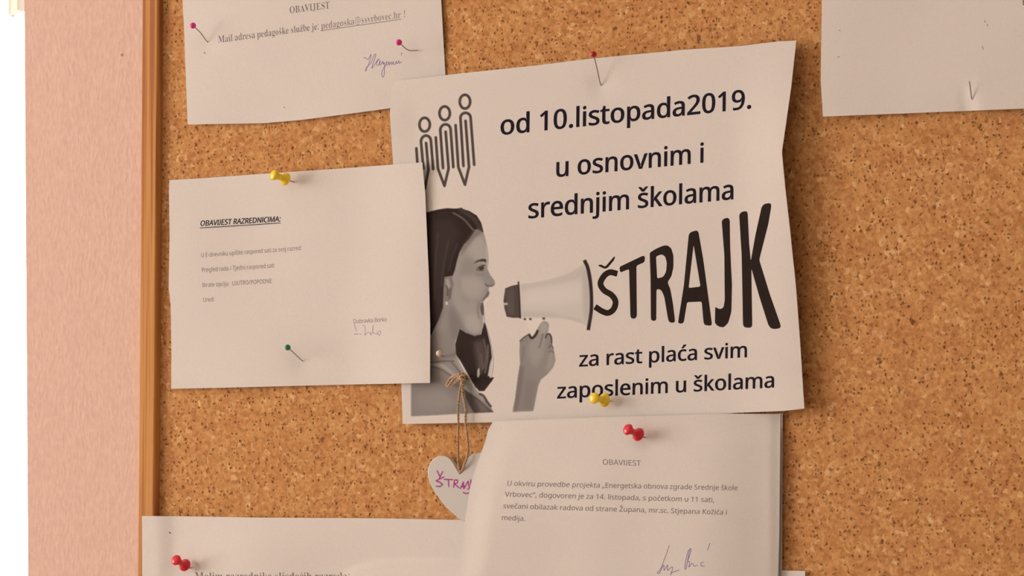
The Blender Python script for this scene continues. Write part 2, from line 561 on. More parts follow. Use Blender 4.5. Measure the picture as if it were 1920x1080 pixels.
def ribbon(paths, wd):
    """flat strokes of width wd along pixel paths"""
    V, F = [], []
    for pts in paths:
        wds = wd
        n = len(pts)
        b0 = len(V)
        for i, p in enumerate(pts):
            a, b = pts[max(0, i - 1)], pts[min(n - 1, i + 1)]
            dx, dy = b[0] - a[0], b[1] - a[1]
            l = math.hypot(dx, dy) or 1
            w2 = wd / 2
            ex = (-dx / l * w2 * 0.8) if i == 0 else (dx / l * w2 * 0.8 if i == n - 1 else 0)
            ey = (-dy / l * w2 * 0.8) if i == 0 else (dy / l * w2 * 0.8 if i == n - 1 else 0)
            V.append((p[0] + ex - dy / l * w2, p[1] + ey + dx / l * w2))
            V.append((p[0] + ex + dy / l * w2, p[1] + ey - dx / l * w2))
        for i in range(n - 1):
            F.append((b0 + 2 * i, b0 + 2 * i + 1, b0 + 2 * i + 3, b0 + 2 * i + 2))
    return V, F

def stroke(name, paths, wd, hf, m, parent, smooth=True):
    ps = [catmull(p, 5) if smooth and len(p) > 2 else p for p in paths]
    V, F = ribbon(ps, wd)
    return lay(name, V, F, hf, m, parent)

def T(ox, oy, k):
    return lambda pts: [(ox + x / k, oy + y / k) for x, y in pts]

# glyph outlines, 500 units to the em: character -> [advance, loops]
GLYPHS = {"sans":{" ":[104,[]],",":[107,[[77,42,68,12,56,-21,43,-52,16,-52,24,-19,31,15,36,47,74,47]]],"-":[129,[[16,92,16,123,113,123,113,92]]],".":[107,[[29,22,31,34,36,43,53,49,71,43,77,34,79,22,77,9,71,1,53,-6,36,1,31,9]]],"/":[149,[[145,286,38,0,4,0,111,286]]],"0":[229,[[210,144,204,81,188,35,175,18,158,6,138,-2,114,-4,85,0,61,14,43,35,30,64,22,101,20,144,22,187,29,223,41,252,59,273,84,286,114,291,144,286,168,273,186,252,199,223,207,187],[55,144,61,78,68,55,80,39,95,29,114,26,134,29,149,39,160,55,168,78,174,144,168,209,160,231,149,248,134,257,114,261,95,257,80,248,68,231,61,209]]],"1":[229,[[142,0,108,0,108,200,108,220,109,235,109,249,98,239,85,227,54,202,36,226,113,286,142,286]]],"2":[229,[[209,0,19,0,19,29,94,105,131,144,153,177,161,212,157,233,147,248,131,257,110,260,74,253,41,233,22,257,47,274,76,286,110,290,135,288,156,281,173,270,186,255,194,236,197,214,195,192,188,172,162,133,123,93,64,34,64,32,209,32]]],"4":[229,[[221,65,180,65,180,0,146,0,146,65,8,65,8,95,143,288,180,288,180,97,221,97],[146,187,146,206,146,222,147,237,148,250,146,250,138,234,129,219,43,97,146,97]]],"9":[229,[[209,164,205,115,193,70,170,31,153,17,132,5,107,-2,77,-4,58,-3,41,0,41,30,58,26,76,25,102,27,122,34,139,45,152,59,167,96,173,140,170,140,155,123,133,111,102,107,79,110,59,117,43,130,30,147,23,168,20,194,23,222,31,245,45,265,63,279,86,287,111,290,150,282,180,259,201,220],[111,261,89,257,71,244,59,223,55,194,58,169,68,151,85,139,110,135,143,143,165,162,173,187,169,213,158,237,138,254]]],":":[107,[[29,22,31,34,36,43,53,49,71,43,77,34,79,22,77,9,71,1,53,-6,36,1,31,9],[29,193,31,206,36,215,53,221,71,215,77,206,79,193,77,181,71,172,53,166,36,172,31,181]]],"A":[256,[[219,0,184,89,71,89,36,0,0,0,112,287,144,287,256,0],[141,207,137,219,132,236,128,250,123,234,119,219,115,207,83,121,173,121]]],"B":[261,[[121,286,168,282,202,270,222,249,229,215,223,185,205,164,175,152,175,150,207,140,231,118,237,102,239,81,236,57,227,37,212,21,193,9,168,2,140,0,39,0,39,286],[128,164,159,167,178,176,189,191,192,211,188,232,175,245,154,253,122,255,75,255,75,164],[75,134,75,30,133,30,165,34,186,45,197,62,200,84,194,111,185,121,172,128,130,134]]],"C":[253,[[162,259,120,251,103,241,89,228,69,191,63,143,65,110,74,82,87,59,106,42,131,31,161,28,197,31,230,39,230,8,197,-1,156,-4,116,1,83,14,57,36,39,65,28,102,24,144,27,175,33,203,45,228,60,249,79,267,103,280,131,288,162,290,204,286,241,273,227,243,197,254]]],"D":[293,[[268,146,264,102,250,65,229,37,199,16,162,4,119,0,39,0,39,286,127,286,168,282,202,270,230,250,251,223,264,188],[230,145,227,179,218,207,202,229,181,244,154,252,122,255,75,255,75,31,114,31,165,38,201,60,223,95]]],"E":[223,[[199,0,39,0,39,286,199,286,199,255,75,255,75,165,192,165,192,134,75,134,75,32,199,32]]],"I":[110,[[34,0,34,286,72,286,72,0]]],"J":[126,[[8,34,21,29,34,29,50,40,57,68,57,286,91,286,91,56,82,20,57,0,27,-5,8,-2]]],"K":[248,[[248,0,206,0,104,137,75,111,75,0,39,0,39,286,75,286,75,145,99,172,124,200,202,286,244,286,130,162]]],"M":[364,[[165,0,71,251,69,251,71,231,72,203,72,174,72,0,39,0,39,286,92,286,180,52,182,52,272,286,325,286,325,0,289,0,289,176,289,204,291,230,292,251,290,251,195,0]]],"N":[305,[[266,0,224,0,71,238,69,238,70,216,72,189,72,160,72,0,39,0,39,286,81,286,233,49,235,49,234,69,233,97,232,125,232,286,266,286]]],"O":[313,[[289,144,287,112,280,83,270,58,255,36,237,19,214,6,187,-1,157,-4,125,-1,98,7,75,19,57,37,43,58,32,83,24,144,28,185,39,221,57,250,83,272,116,286,157,291,197,286,229,272,255,251,274,221,285,185],[63,144,65,110,73,81,85,58,104,41,127,31,157,27,186,31,210,41,228,58,241,81,248,110,251,144,245,192,228,228,199,251,157,259,128,256,104,245,85,228,73,205,65,177]]],"P":[243,[[115,286,163,281,196,264,216,238,222,202,216,168,197,139,182,128,162,119,108,111,75,111,75,0,39,0,39,286],[111,255,75,255,75,142,104,142,149,148,165,156,176,167,183,182,185,200,180,225,167,242,144,252]]],"R":[249,[[118,286,150,284,177,277,197,266,211,250,219,230,222,205,220,184,214,167,192,143,165,128,243,0,201,0,132,118,75,118,75,0,39,0,39,286],[116,255,75,255,75,149,118,149,148,152,169,163,181,180,185,203,183,220,177,233,168,243,155,250]]],"S":[220,[[201,77,198,53,189,33,174,17,153,6,128,-2,99,-4,68,-2,42,2,20,10,20,44,56,32,101,27,136,33,158,49,165,73,159,97,139,115,98,132,66,147,43,165,29,188,24,217,27,239,36,256,50,271,68,281,90,288,115,290,159,286,194,274,183,243,151,254,115,259,85,253,67,239,61,217,67,193,86,176,123,159,166,139,192,114,199,97]]],"T":[223,[[130,0,93,0,93,255,4,255,4,286,219,286,219,255,130,255]]],"U":[293,[[257,101,254,73,245,48,229,26,208,10,180,-1,145,-4,98,3,64,25,43,59,36,102,36,286,72,286,72,101,77,70,91,47,114,32,147,27,171,30,189,37,204,48,213,63,221,101,221,286,257,286]]],"V":[241,[[241,286,138,0,102,0,0,286,38,286,102,103,110,80,116,60,120,40,125,60,131,81,138,103,202,286]]],"Z":[229,[[214,0,15,0,15,27,166,254,20,254,20,286,210,286,210,259,59,32,214,32]]],"a":[225,[[115,219,150,214,174,201,188,179,192,146,192,0,167,0,160,30,158,30,139,11,117,0,86,-4,52,3,38,11,27,24,21,40,18,60,25,88,44,109,76,123,121,128,158,130,158,142,155,165,146,180,132,187,113,190,81,185,53,174,42,200,75,213],[126,104,92,100,70,91,59,77,55,59,58,44,66,33,79,27,94,24,119,28,140,39,153,59,158,86,158,105]]],"b":[247,[[69,231,69,205,67,186,69,186,95,209,113,216,136,219,172,212,200,191,218,156,225,107,222,74,214,46,200,24,182,8,161,-1,136,-4,113,-2,95,5,69,27,67,27,59,0,34,0,34,305,69,305],[130,189,109,187,94,181,82,170,75,154,69,109,69,107,73,72,82,46,101,31,131,25,156,31,174,47,184,72,188,108,184,143,174,169,156,184]]],"c":[192,[[120,-4,93,-1,70,8,50,22,35,44,25,72,22,106,25,142,35,171,51,192,71,207,95,216,123,219,154,216,179,207,168,178,146,185,122,188,102,186,86,179,74,167,65,152,59,107,65,63,74,47,86,36,101,29,120,26,151,30,176,39,176,8,152,-1]]],"d":[247,[[110,-4,74,3,46,24,28,59,22,107,28,156,46,191,75,212,111,219,140,215,162,203,177,187,180,187,178,203,177,219,177,305,213,305,213,0,184,0,179,29,177,29,162,12,140,0],[116,25,145,30,164,44,174,67,178,100,178,107,174,142,164,168,146,184,115,190,91,184,73,167,62,140,59,106,62,72,73,47,91,31]]],"e":[226,[[117,219,143,216,165,207,182,192,195,173,203,149,206,122,206,101,59,101,64,69,77,45,99,31,127,26,163,30,196,41,196,10,164,-1,126,-4,97,-1,72,8,51,24,35,46,25,73,22,106,25,139,34,166,48,189,67,205,90,216],[117,190,94,186,77,174,65,154,59,129,169,129,163,161,146,182,133,188]]],"g":[247,[[110,219,149,211,164,201,178,186,180,186,184,215,213,215,213,-4,210,-32,202,-55,189,-73,170,-86,146,-94,116,-96,74,-93,39,-83,39,-50,75,-63,118,-67,143,-63,162,-51,174,-32,178,-6,178,2,178,16,179,28,177,28,165,14,149,4,111,-4,74,3,46,25,28,60,22,107,28,153,46,189,73,211],[115,189,98,187,84,180,73,168,65,152,59,107,62,72,73,46,91,30,116,25,144,29,163,42,174,65,178,99,178,107,171,154,163,170,151,181,135,187]]],"i":[103,[[69,215,69,0,34,0,34,215],[52,296,66,290,73,273,66,256,52,251,37,256,31,273,37,290]]],"j":[103,[[9,-96,-9,-95,-22,-91,-22,-63,-10,-66,4,-67,26,-60,32,-50,34,-33,34,215,69,215,69,-32,63,-67,55,-79,43,-89,28,-94],[31,273,37,290,52,296,66,290,73,273,66,256,52,251,37,256]]],"k":[214,[[69,146,68,129,67,111,69,111,76,120,86,132,95,142,163,215,204,215,117,123,211,0,168,0,93,100,69,79,69,0,34,0,34,305,69,305]]],"l":[103,[[69,0,34,0,34,305,69,305]]],"m":[375,[[270,219,302,214,324,200,338,176,342,140,342,0,308,0,308,138,305,160,297,176,283,186,264,189,237,185,219,171,209,149,206,119,206,0,171,0,171,138,166,167,152,184,127,189,107,187,93,180,82,169,75,154,69,111,69,0,34,0,34,215,63,215,68,186,70,186,86,204,108,215,133,219,156,217,175,210,189,199,199,183,201,183,214,199,230,210,250,217]]],"n":[248,[[138,219,171,214,196,200,210,176,215,140,215,0,180,0,180,138,178,160,169,176,154,186,132,189,102,184,83,169,73,145,69,111,69,0,34,0,34,215,63,215,68,186,70,186,88,204,111,215]]],"o":[243,[[221,108,214,60,194,25,162,3,121,-4,81,3,50,25,29,60,22,108,25,141,34,168,49,190,69,206,93,216,122,219,149,216,173,206,193,190,208,168,218,141],[59,108,65,64,74,47,86,35,102,28,121,25,141,28,157,35,169,47,178,64,184,108,178,152,169,168,157,179,141,187,121,189,93,184,73,168,62,142]]],"p":[247,[[136,219,172,212,200,191,218,157,225,108,222,74,214,46,200,24,183,9,161,-1,136,-4,107,0,85,12,69,27,67,27,69,10,69,-8,69,-96,34,-96,34,215,63,215,68,186,69,186,85,202,106,215],[130,189,110,187,95,181,84,171,76,156,69,115,69,108,75,63,83,47,94,35,110,28,131,25,149,28,163,36,174,49,182,66,188,108,184,141,174,167,156,184]]],"r":[166,[[134,219,147,218,160,217,155,184,144,186,132,187,108,182,88,167,74,144,69,115,69,0,34,0,34,215,63,215,67,176,69,176,85,197,107,213]]],"s":[192,[[174,59,171,40,164,24,151,12,134,3,88,-4,50,0,21,10,21,42,52,30,89,24,112,27,128,33,137,43,140,56,136,71,120,83,87,98,51,114,28,133,22,146,20,162,26,186,43,204,68,215,101,219,138,215,170,204,158,176,129,186,99,190,66,183,57,175,54,164,59,149,77,137,109,123,144,107,166,88]]],"t":[145,[[106,25,122,26,136,29,136,2,120,-2,100,-4,69,2,56,10,46,22,39,39,37,63,37,188,6,188,6,204,37,219,51,264,72,264,72,215,134,215,134,188,72,188,72,63,75,46,82,34,92,27]]],"u":[248,[[214,215,214,0,185,0,180,28,178,28,160,10,137,-1,110,-4,86,-2,67,4,51,15,40,30,34,49,32,74,32,215,67,215,67,77,70,54,79,38,94,28,115,25,137,28,153,34,165,45,173,61,178,103,178,215]]],"v":[204,[[81,0,0,215,38,215,83,88,90,69,97,48,101,31,102,31,107,48,114,69,120,88,166,215,204,215,122,0]]],"z":[188,[[173,0,16,0,16,23,131,188,22,188,22,215,170,215,170,188,56,27,173,27]]],"ć":[192,[[120,-4,93,-1,70,8,50,22,35,44,25,72,22,106,25,142,35,171,51,192,71,207,95,216,123,219,154,216,179,207,168,178,146,185,122,188,102,186,86,179,74,167,65,152,59,107,65,63,74,47,86,36,101,29,120,26,151,30,176,39,176,8,152,-1],[173,303,163,289,148,273,131,256,116,243,93,243,93,248,106,266,119,287,131,307,173,307]]],"č":[192,[[120,-4,93,-1,70,8,50,22,35,44,25,72,22,106,25,142,35,171,51,192,71,207,95,216,123,219,154,216,179,207,168,178,146,185,122,188,102,186,86,179,74,167,65,152,59,107,65,63,74,47,86,36,101,29,120,26,151,30,176,39,176,8,152,-1],[95,243,81,263,63,284,46,302,46,307,70,307,92,291,113,270,135,291,157,307,182,307,182,302,164,284,145,263,132,243]]],"Š":[220,[[201,77,198,53,189,33,174,17,153,6,128,-2,99,-4,68,-2,42,2,20,10,20,44,56,32,101,27,136,33,158,49,165,73,159,97,139,115,98,132,66,147,43,165,29,188,24,217,27,239,36,256,50,271,68,281,90,288,115,290,159,286,194,274,183,243,151,254,115,259,85,253,67,239,61,217,67,193,86,176,123,159,166,139,192,114,199,97],[96,314,82,334,63,355,47,373,47,379,71,379,92,362,113,342,136,362,157,379,182,379,182,373,165,355,146,334,132,314]]],"š":[192,[[174,59,171,40,164,24,151,12,134,3,88,-4,50,0,21,10,21,42,52,30,89,24,112,27,128,33,137,43,140,56,136,71,120,83,87,98,51,114,28,133,22,146,20,162,26,186,43,204,68,215,101,219,138,215,170,204,158,176,129,186,99,190,66,183,57,175,54,164,59,149,77,137,109,123,144,107,166,88],[78,243,64,263,45,284,28,302,28,307,53,307,74,291,95,270,117,291,139,307,164,307,164,302,147,284,128,263,114,243]]],"Ž":[229,[[214,0,15,0,15,27,166,254,20,254,20,286,210,286,210,259,59,32,214,32],[98,314,84,334,65,355,49,373,49,379,73,379,94,362,115,342,138,362,159,379,184,379,184,373,167,355,148,334,134,314]]],"ž":[188,[[173,0,16,0,16,23,131,188,22,188,22,215,170,215,170,188,56,27,173,27],[76,243,62,263,43,284,26,302,26,307,51,307,72,291,93,270,115,291,137,307,162,307,162,302,145,284,126,263,112,243]]],"“":[144,[[139,286,132,253,124,219,119,188,81,188,78,192,87,223,100,255,113,286],[65,286,57,253,50,219,45,188,7,188,5,192,14,223,26,255,39,286]]],"„":[167,[[147,42,138,12,125,-21,112,-52,86,-52,94,-19,101,15,106,47,144,47],[73,42,63,12,51,-21,38,-52,12,-52,18,-28,23,-2,28,24,32,47,70,47]]]},"serif":{" ":[87,[]],"!":[90,[[36,67,27,240,63,240,55,67],[45,-5,30,1,24,18,30,36,45,41,60,36,66,18,60,1]]],".":[90,[[45,-5,30,1,24,18,30,36,45,41,60,36,66,18,60,1]]],":":[90,[[45,139,30,144,24,162,30,180,45,185,60,180,66,162,60,144],[45,-5,30,1,24,18,30,36,45,41,60,36,66,18,60,1]]],"@":[302,[[145,-30,109,-26,78,-15,53,3,34,27,23,58,19,94,22,124,29,152,41,177,57,198,78,216,102,229,130,237,162,240,195,236,224,225,248,208,267,184,279,155,282,120,279,90,268,63,250,44,224,37,211,39,200,46,189,66,187,66,170,45,156,39,140,37,117,41,101,54,90,74,87,99,89,120,95,138,106,153,120,165,137,172,158,175,187,172,209,167,206,98,206,90,206,86,207,72,212,63,226,57,236,60,244,66,255,89,259,120,256,149,246,173,231,192,212,206,188,215,162,218,127,214,97,202,74,183,57,158,47,129,44,95,50,51,70,19,102,-1,145,-8,185,-3,218,7,218,-16,185,-26],[144,57,161,61,172,72,178,88,181,108,183,150,172,152,158,153,143,151,132,145,117,125,113,98,115,80,121,67,131,60]]],"A":[218,[[-4,0,-4,9,12,15,25,37,103,233,112,233,192,43,206,17,212,11,222,9,222,0,115,0,115,9,135,13,142,23,136,41,126,66,52,66,39,35,38,29,37,24,43,13,62,9,64,9,64,0],[57,80,121,80,88,160]]],"B":[221,[[8,0,8,9,22,11,31,16,37,41,37,184,35,206,26,216,8,219,8,228,110,228,159,222,188,204,198,175,192,151,174,134,143,124,180,112,202,92,209,66,203,38,186,17,157,4,119,0],[91,126,94,126,117,128,132,136,140,150,142,173,140,192,135,206,124,214,108,217,94,212,91,195],[111,12,129,15,142,25,148,41,150,64,147,88,139,104,123,113,99,116,91,116,91,33,95,17]]],"E":[221,[[7,0,7,8,22,10,31,15,36,24,38,39,38,184,36,202,31,213,22,218,8,219,8,228,199,228,199,160,192,160,184,186,170,203,148,212,116,215,100,214,93,208,91,194,91,123,97,123,116,126,130,134,138,150,144,173,152,173,152,59,144,59,137,91,120,107,93,111,91,111,91,34,96,17,115,14,157,19,185,37,206,72,215,72,201,0]]],"I":[130,[[7,0,7,9,31,16,36,24,38,38,38,193,32,214,7,219,7,228,122,228,122,219,98,214,93,206,91,193,91,39,94,22,103,13,123,9,123,0]]],"J":[165,[[54,-33,26,-27,6,-11,-2,11,5,30,22,37,40,31,46,14,42,-1,38,-10,42,-18,52,-20,63,-18,69,-12,74,11,74,183,71,204,61,215,40,219,40,228,157,228,157,219,138,215,130,205,128,183,128,44,119,2,95,-24]]],"M":[317,[[7,0,7,9,31,16,36,25,38,40,38,191,35,208,26,216,7,219,7,228,92,228,158,71,225,228,309,228,309,219,286,212,280,189,280,43,282,21,291,12,308,9,308,0,198,0,198,9,216,12,225,22,227,42,227,199,144,0,135,0,53,194,53,40,54,24,60,15,85,9,85,0]]],"O":[263,[[130,-5,106,-3,84,4,47,29,33,46,22,67,16,89,14,114,16,138,22,161,33,181,47,199,65,213,85,224,108,231,133,233,157,231,179,224,216,199,240,162,247,139,249,114,247,89,240,67,230,46,215,29,177,4,155,-3],[132,6,164,18,183,54,190,114,186,160,174,194,155,215,130,222,98,210,79,174,73,114,77,67,89,34,108,13]]],"S":[195,[[21,-5,21,79,31,79,41,47,56,25,75,12,98,7,115,10,128,18,137,30,139,45,133,65,112,80,81,95,56,110,38,126,28,144,25,166,27,185,34,201,44,215,58,225,74,231,92,233,115,231,141,224,146,223,150,222,157,225,160,233,170,233,170,160,161,160,147,192,124,214,97,222,82,220,70,213,62,203,60,190,62,178,69,168,94,151,127,136,159,117,175,94,180,66,177,46,169,29,157,15,140,4,120,-3,96,-5,79,-4,63,0,49,5,42,6,35,4,31,-5]]],"T":[212,[[46,0,46,9,61,10,71,15,76,25,78,40,78,217,75,217,51,213,33,202,20,183,14,159,5,159,5,228,205,228,205,158,197,158,187,191,166,210,134,217,132,217,132,40,133,25,138,15,148,10,164,9,164,0]]],"V":[214,[[106,-6,22,190,11,210,-7,219,-7,228,105,228,105,219,83,216,76,205,81,189,129,72,174,189,177,204,171,216,149,219,149,228,221,228,221,219,204,214,191,191,115,-6]]],"a":[172,[[127,-5,108,1,100,17,76,1,48,-4,32,-2,20,6,13,17,10,32,15,52,32,68,59,82,99,95,99,121,93,141,74,148,58,145,52,137,57,128,61,116,55,101,39,95,22,102,16,118,25,139,47,154,81,159,112,156,132,146,143,129,146,105,146,31,147,20,152,17,160,21,165,14,147,0],[76,17,87,20,99,32,99,85,77,76,64,61,59,42,63,23]]],"b":[180,[[21,-6,21,194,18,214,4,220,4,228,69,228,69,139,88,154,110,159,127,157,142,149,154,138,163,123,171,83,169,59,161,38,150,20,135,6,117,-2,96,-5,74,0,52,14,27,-6],[91,7,106,11,116,25,123,80,121,107,116,125,106,136,92,140,78,135,69,121,69,34,75,14]]],"c":[147,[[78,-5,60,-2,43,5,29,18,19,34,12,53,10,75,12,98,20,118,32,135,48,148,67,157,87,160,109,157,125,149,135,137,139,123,133,108,118,102,103,108,98,125,98,131,99,136,95,145,85,148,69,142,59,124,56,94,59,61,69,38,83,24,102,19,119,23,136,36,142,30,114,4]]],"d":[185,[[70,-5,53,-2,39,5,27,17,17,33,10,74,12,98,18,119,28,136,41,149,56,157,73,159,94,154,111,140,111,200,106,215,88,220,88,228,160,228,160,38,162,20,177,14,177,5,111,-5,111,19,94,1],[86,14,101,21,111,38,111,121,103,135,87,140,74,136,65,125,59,77,65,29,73,18]]],"e":[150,[[77,-5,59,-2,42,5,29,18,18,34,12,55,10,79,12,101,19,120,30,136,43,149,60,157,79,159,104,154,124,140,137,117,141,87,141,83,58,83,63,49,77,28,100,21,118,27,135,43,142,36,114,5],[58,96,101,96,101,107,97,139,90,146,81,148,64,137,58,102]]],"g":[164,[[73,-70,44,-68,24,-61,11,-50,7,-37,14,-23,34,-13,17,0,12,15,14,27,21,37,51,55,21,75,11,106,13,121,20,134,44,152,79,159,117,152,158,152,158,134,134,134,143,119,146,102,138,76,117,58,86,51,78,52,71,52,56,47,50,36,55,27,71,25,88,25,129,20,151,6,158,-18,152,-40,136,-56,110,-67],[79,62,89,65,95,73,100,105,95,138,89,146,79,148,69,146,62,138,57,105,62,73,69,65],[80,-58,109,-55,126,-47,132,-33,125,-21,102,-17,48,-17,40,-26,37,-36,39,-45,47,-52]]],"h":[190,[[9,0,9,8,22,13,26,28,26,199,23,215,9,220,9,228,74,228,74,133,95,153,122,159,146,153,160,135,165,106,165,28,169,13,182,8,182,0,101,0,101,8,103,8,114,13,118,28,118,108,115,129,110,134,101,136,87,131,74,118,74,28,77,13,90,8,90,0]]],"i":[99,[[50,181,32,188,25,206,32,224,50,232,68,224,76,206,68,188],[9,0,9,8,23,13,26,28,26,126,23,142,10,147,10,155,74,155,74,28,77,13,90,8,90,0]]],"j":[105,[[53,182,35,189,28,207,35,225,53,232,71,225,79,207,71,189],[18,-70,-5,-65,-22,-53,-28,-35,-22,-20,-7,-14,7,-19,13,-33,9,-44,5,-51,8,-57,15,-58,24,-56,29,-50,32,-27,32,125,28,142,11,147,11,155,80,155,80,-11,76,-37,63,-55,44,-66]]],"k":[179,[[9,0,9,8,23,13,26,28,26,199,24,215,10,220,10,228,74,228,74,84,113,124,122,139,118,145,104,147,103,147,103,155,173,155,173,147,154,142,137,130,111,104,173,17,188,8,188,0,105,0,105,8,108,8,117,10,120,16,116,25,81,74,74,67,74,28,77,13,90,8,90,0]]],"l":[100,[[9,0,9,8,23,13,26,28,26,199,24,215,10,220,10,228,74,228,74,28,77,13,90,8,90,0]]],"m":[277,[[9,0,9,8,22,13,26,28,26,127,23,142,9,147,9,155,73,155,73,132,94,152,119,159,146,152,160,131,182,152,209,159,233,153,247,135,252,106,252,28,255,13,268,8,268,0,189,0,189,8,201,13,205,28,205,108,202,129,197,134,189,136,175,131,162,119,162,28,165,13,178,8,178,0,100,0,100,8,112,13,116,28,116,108,113,129,108,134,100,136,85,131,73,118,73,28,76,13,89,8,89,0]]],"n":[190,[[9,0,9,8,22,13,26,28,26,127,23,142,9,147,9,155,74,155,74,134,95,153,122,159,146,153,160,135,165,106,165,28,169,13,182,8,182,0,101,0,101,8,103,8,114,13,118,28,118,108,115,129,110,134,101,136,87,131,74,118,74,28,77,13,90,8,90,0]]],"o":[168,[[84,-5,63,-2,45,6,30,18,19,35,12,55,9,77,12,99,19,119,30,136,45,149,63,157,84,159,105,157,123,149,138,136,149,120,156,100,158,77,156,54,149,34,138,18,123,5,105,-2],[84,6,96,9,104,19,109,41,110,77,108,114,104,135,96,146,84,149,72,146,64,135,58,77,60,41,64,19,72,9]]],"p":[186,[[9,-70,9,-62,20,-59,25,-50,26,-32,26,122,23,142,10,147,10,155,72,155,72,131,90,152,115,160,132,157,146,149,158,137,167,121,175,80,167,36,158,19,146,6,131,-2,113,-5,91,0,74,16,74,-29,76,-49,83,-59,99,-61,99,-70],[98,14,111,18,120,30,126,77,121,124,113,135,99,139,85,134,74,118,74,34,84,19]]],"r":[144,[[9,0,9,8,23,13,26,28,26,126,23,143,10,147,10,155,73,155,73,126,94,151,117,159,129,157,138,152,145,133,139,117,124,111,111,115,103,125,94,130,81,121,75,96,75,28,79,13,99,8,99,0]]],"s":[144,[[76,-5,43,3,37,4,30,2,26,-4,18,-4,18,53,27,53,33,34,43,19,56,10,70,7,89,13,96,29,92,42,78,52,53,65,27,85,21,97,18,110,22,130,32,145,49,156,71,160,83,158,99,154,103,153,106,152,115,160,122,160,122,111,114,111,98,139,87,146,75,148,58,143,52,130,58,116,73,106,96,95,121,76,127,63,129,47,125,26,114,9,97,-2]]],"u":[187,[[65,-5,46,-2,33,9,25,25,23,48,23,124,20,141,6,147,6,155,71,155,71,37,75,23,88,18,103,22,114,33,114,124,110,142,95,147,95,155,162,155,162,35,166,19,180,15,180,6,150,4,114,-5,114,20,93,2]]],"v":[153,[[71,-5,19,124,11,141,-1,147,-1,155,82,155,82,147,78,147,68,145,64,138,65,134,92,61,118,126,121,136,116,144,102,147,102,155,152,155,152,147,139,139,130,122,80,-5]]],"z":[146,[[6,0,6,7,84,144,64,144,48,142,36,136,28,125,22,108,13,108,16,155,137,155,137,145,63,12,76,12,97,15,111,22,122,35,130,54,138,54,134,0]]]}}

def dent(f, spots):
    def g(x, y):
        v = f(x, y)
        for cx, cy, r, d in spots:
            q = ((x - cx) ** 2 + (y - cy) ** 2) / (r * r)
            if q < 9: v -= d * math.exp(-q)
        return max(v, 0.4)
    return g

# ---- sheet at the top left: mail address notice
def h_tl(x, y):
    return 1.6 + 2.5 * math.sin(max(0, min(1, (x - 345) / 490)) * math.pi) * 0.6 + 1.4 * ss(140, 230, y) * (1 - ss(360, 520, x)) \
        + 0.5 * math.sin(x / 60.0 + y / 90.0) - 1.2 * ss(640, 840, x) * ss(60, 190, y)
h_tl = dent(h_tl, [(391, 81, 16, 0.8), (786, 95, 18, 0.9)])
tl = sheet('paper_notice', 'white notice at the top left held by two pink ball pins, with a mail address', 
           [(322, -230), (806, -300)], [(352, 233.5), (492.6, 231), (560, 225.5), (650, 214), (731, 203), (838, 189)],
           [(322, -230), (342, 0), (345, 50), (347, 112), (352, 233.5)], [(806, -300), (827, 0), (835, 141), (838, 189)], h_tl, 110, 90)
text('text_heading', 'OBAVIJEST', (542.6, 25.2), (618.5, 15.5), 12.6, h_tl, M_ink_grey, tl, 'serif')
text('text_line', 'Mail adresa pedagoške službe je: ', (409, 80.4), (602, 54.6), 12.8, h_tl, M_ink_grey, tl, 'serif')
o = text('text_line', 'pedagoska@ssvrbovec.hr', (602, 54.6), (751.7, 33.2), 12.6, h_tl, M_ink_light, tl, 'serif')
text('text_line', ' !', (751.7, 33.2), (761, 32), 12.6, h_tl, M_ink_grey, tl, 'serif')
stroke('underline', [[(602, 57.4), (680, 46.5), (752, 36)]], 1.1, h_tl, M_ink_grey, tl)
t2 = T(330, 0, 3.6923)
o = stroke('signature', [t2([(1298, 402), (1312, 400), (1330, 412), (1350, 376), (1340, 425), (1314, 492), (1316, 470), (1352, 432), (1372, 382), (1384, 378), (1368, 430), (1356, 468), (1362, 470), (1380, 440), (1398, 414), (1410, 410), (1396, 420), (1388, 444), (1400, 452), (1415, 420), (1410, 450), (1420, 446), (1430, 424), (1436, 446), (1440, 430), (1444, 470), (1440, 520), (1432, 534), (1424, 515), (1432, 480), (1452, 448),
                             (1462, 424), (1454, 440), (1462, 452), (1474, 428), (1476, 450), (1488, 428), (1494, 448), (1504, 426), (1508, 446), (1520, 440), (1524, 424), (1532, 442), (1542, 420), (1546, 438), (1562, 428)]),
                         t2([(1562, 365), (1560, 382)])], 1.1, h_tl, M_pen, tl)
o['label'] = 'violet handwritten signature'
for q in ([(383.5, 98), (384.2, 100.5)], [(532.5, 200.5), (533.3, 202)]): stroke('fleck', [q], 1.3, h_tl, M_ink_mid, tl, False)

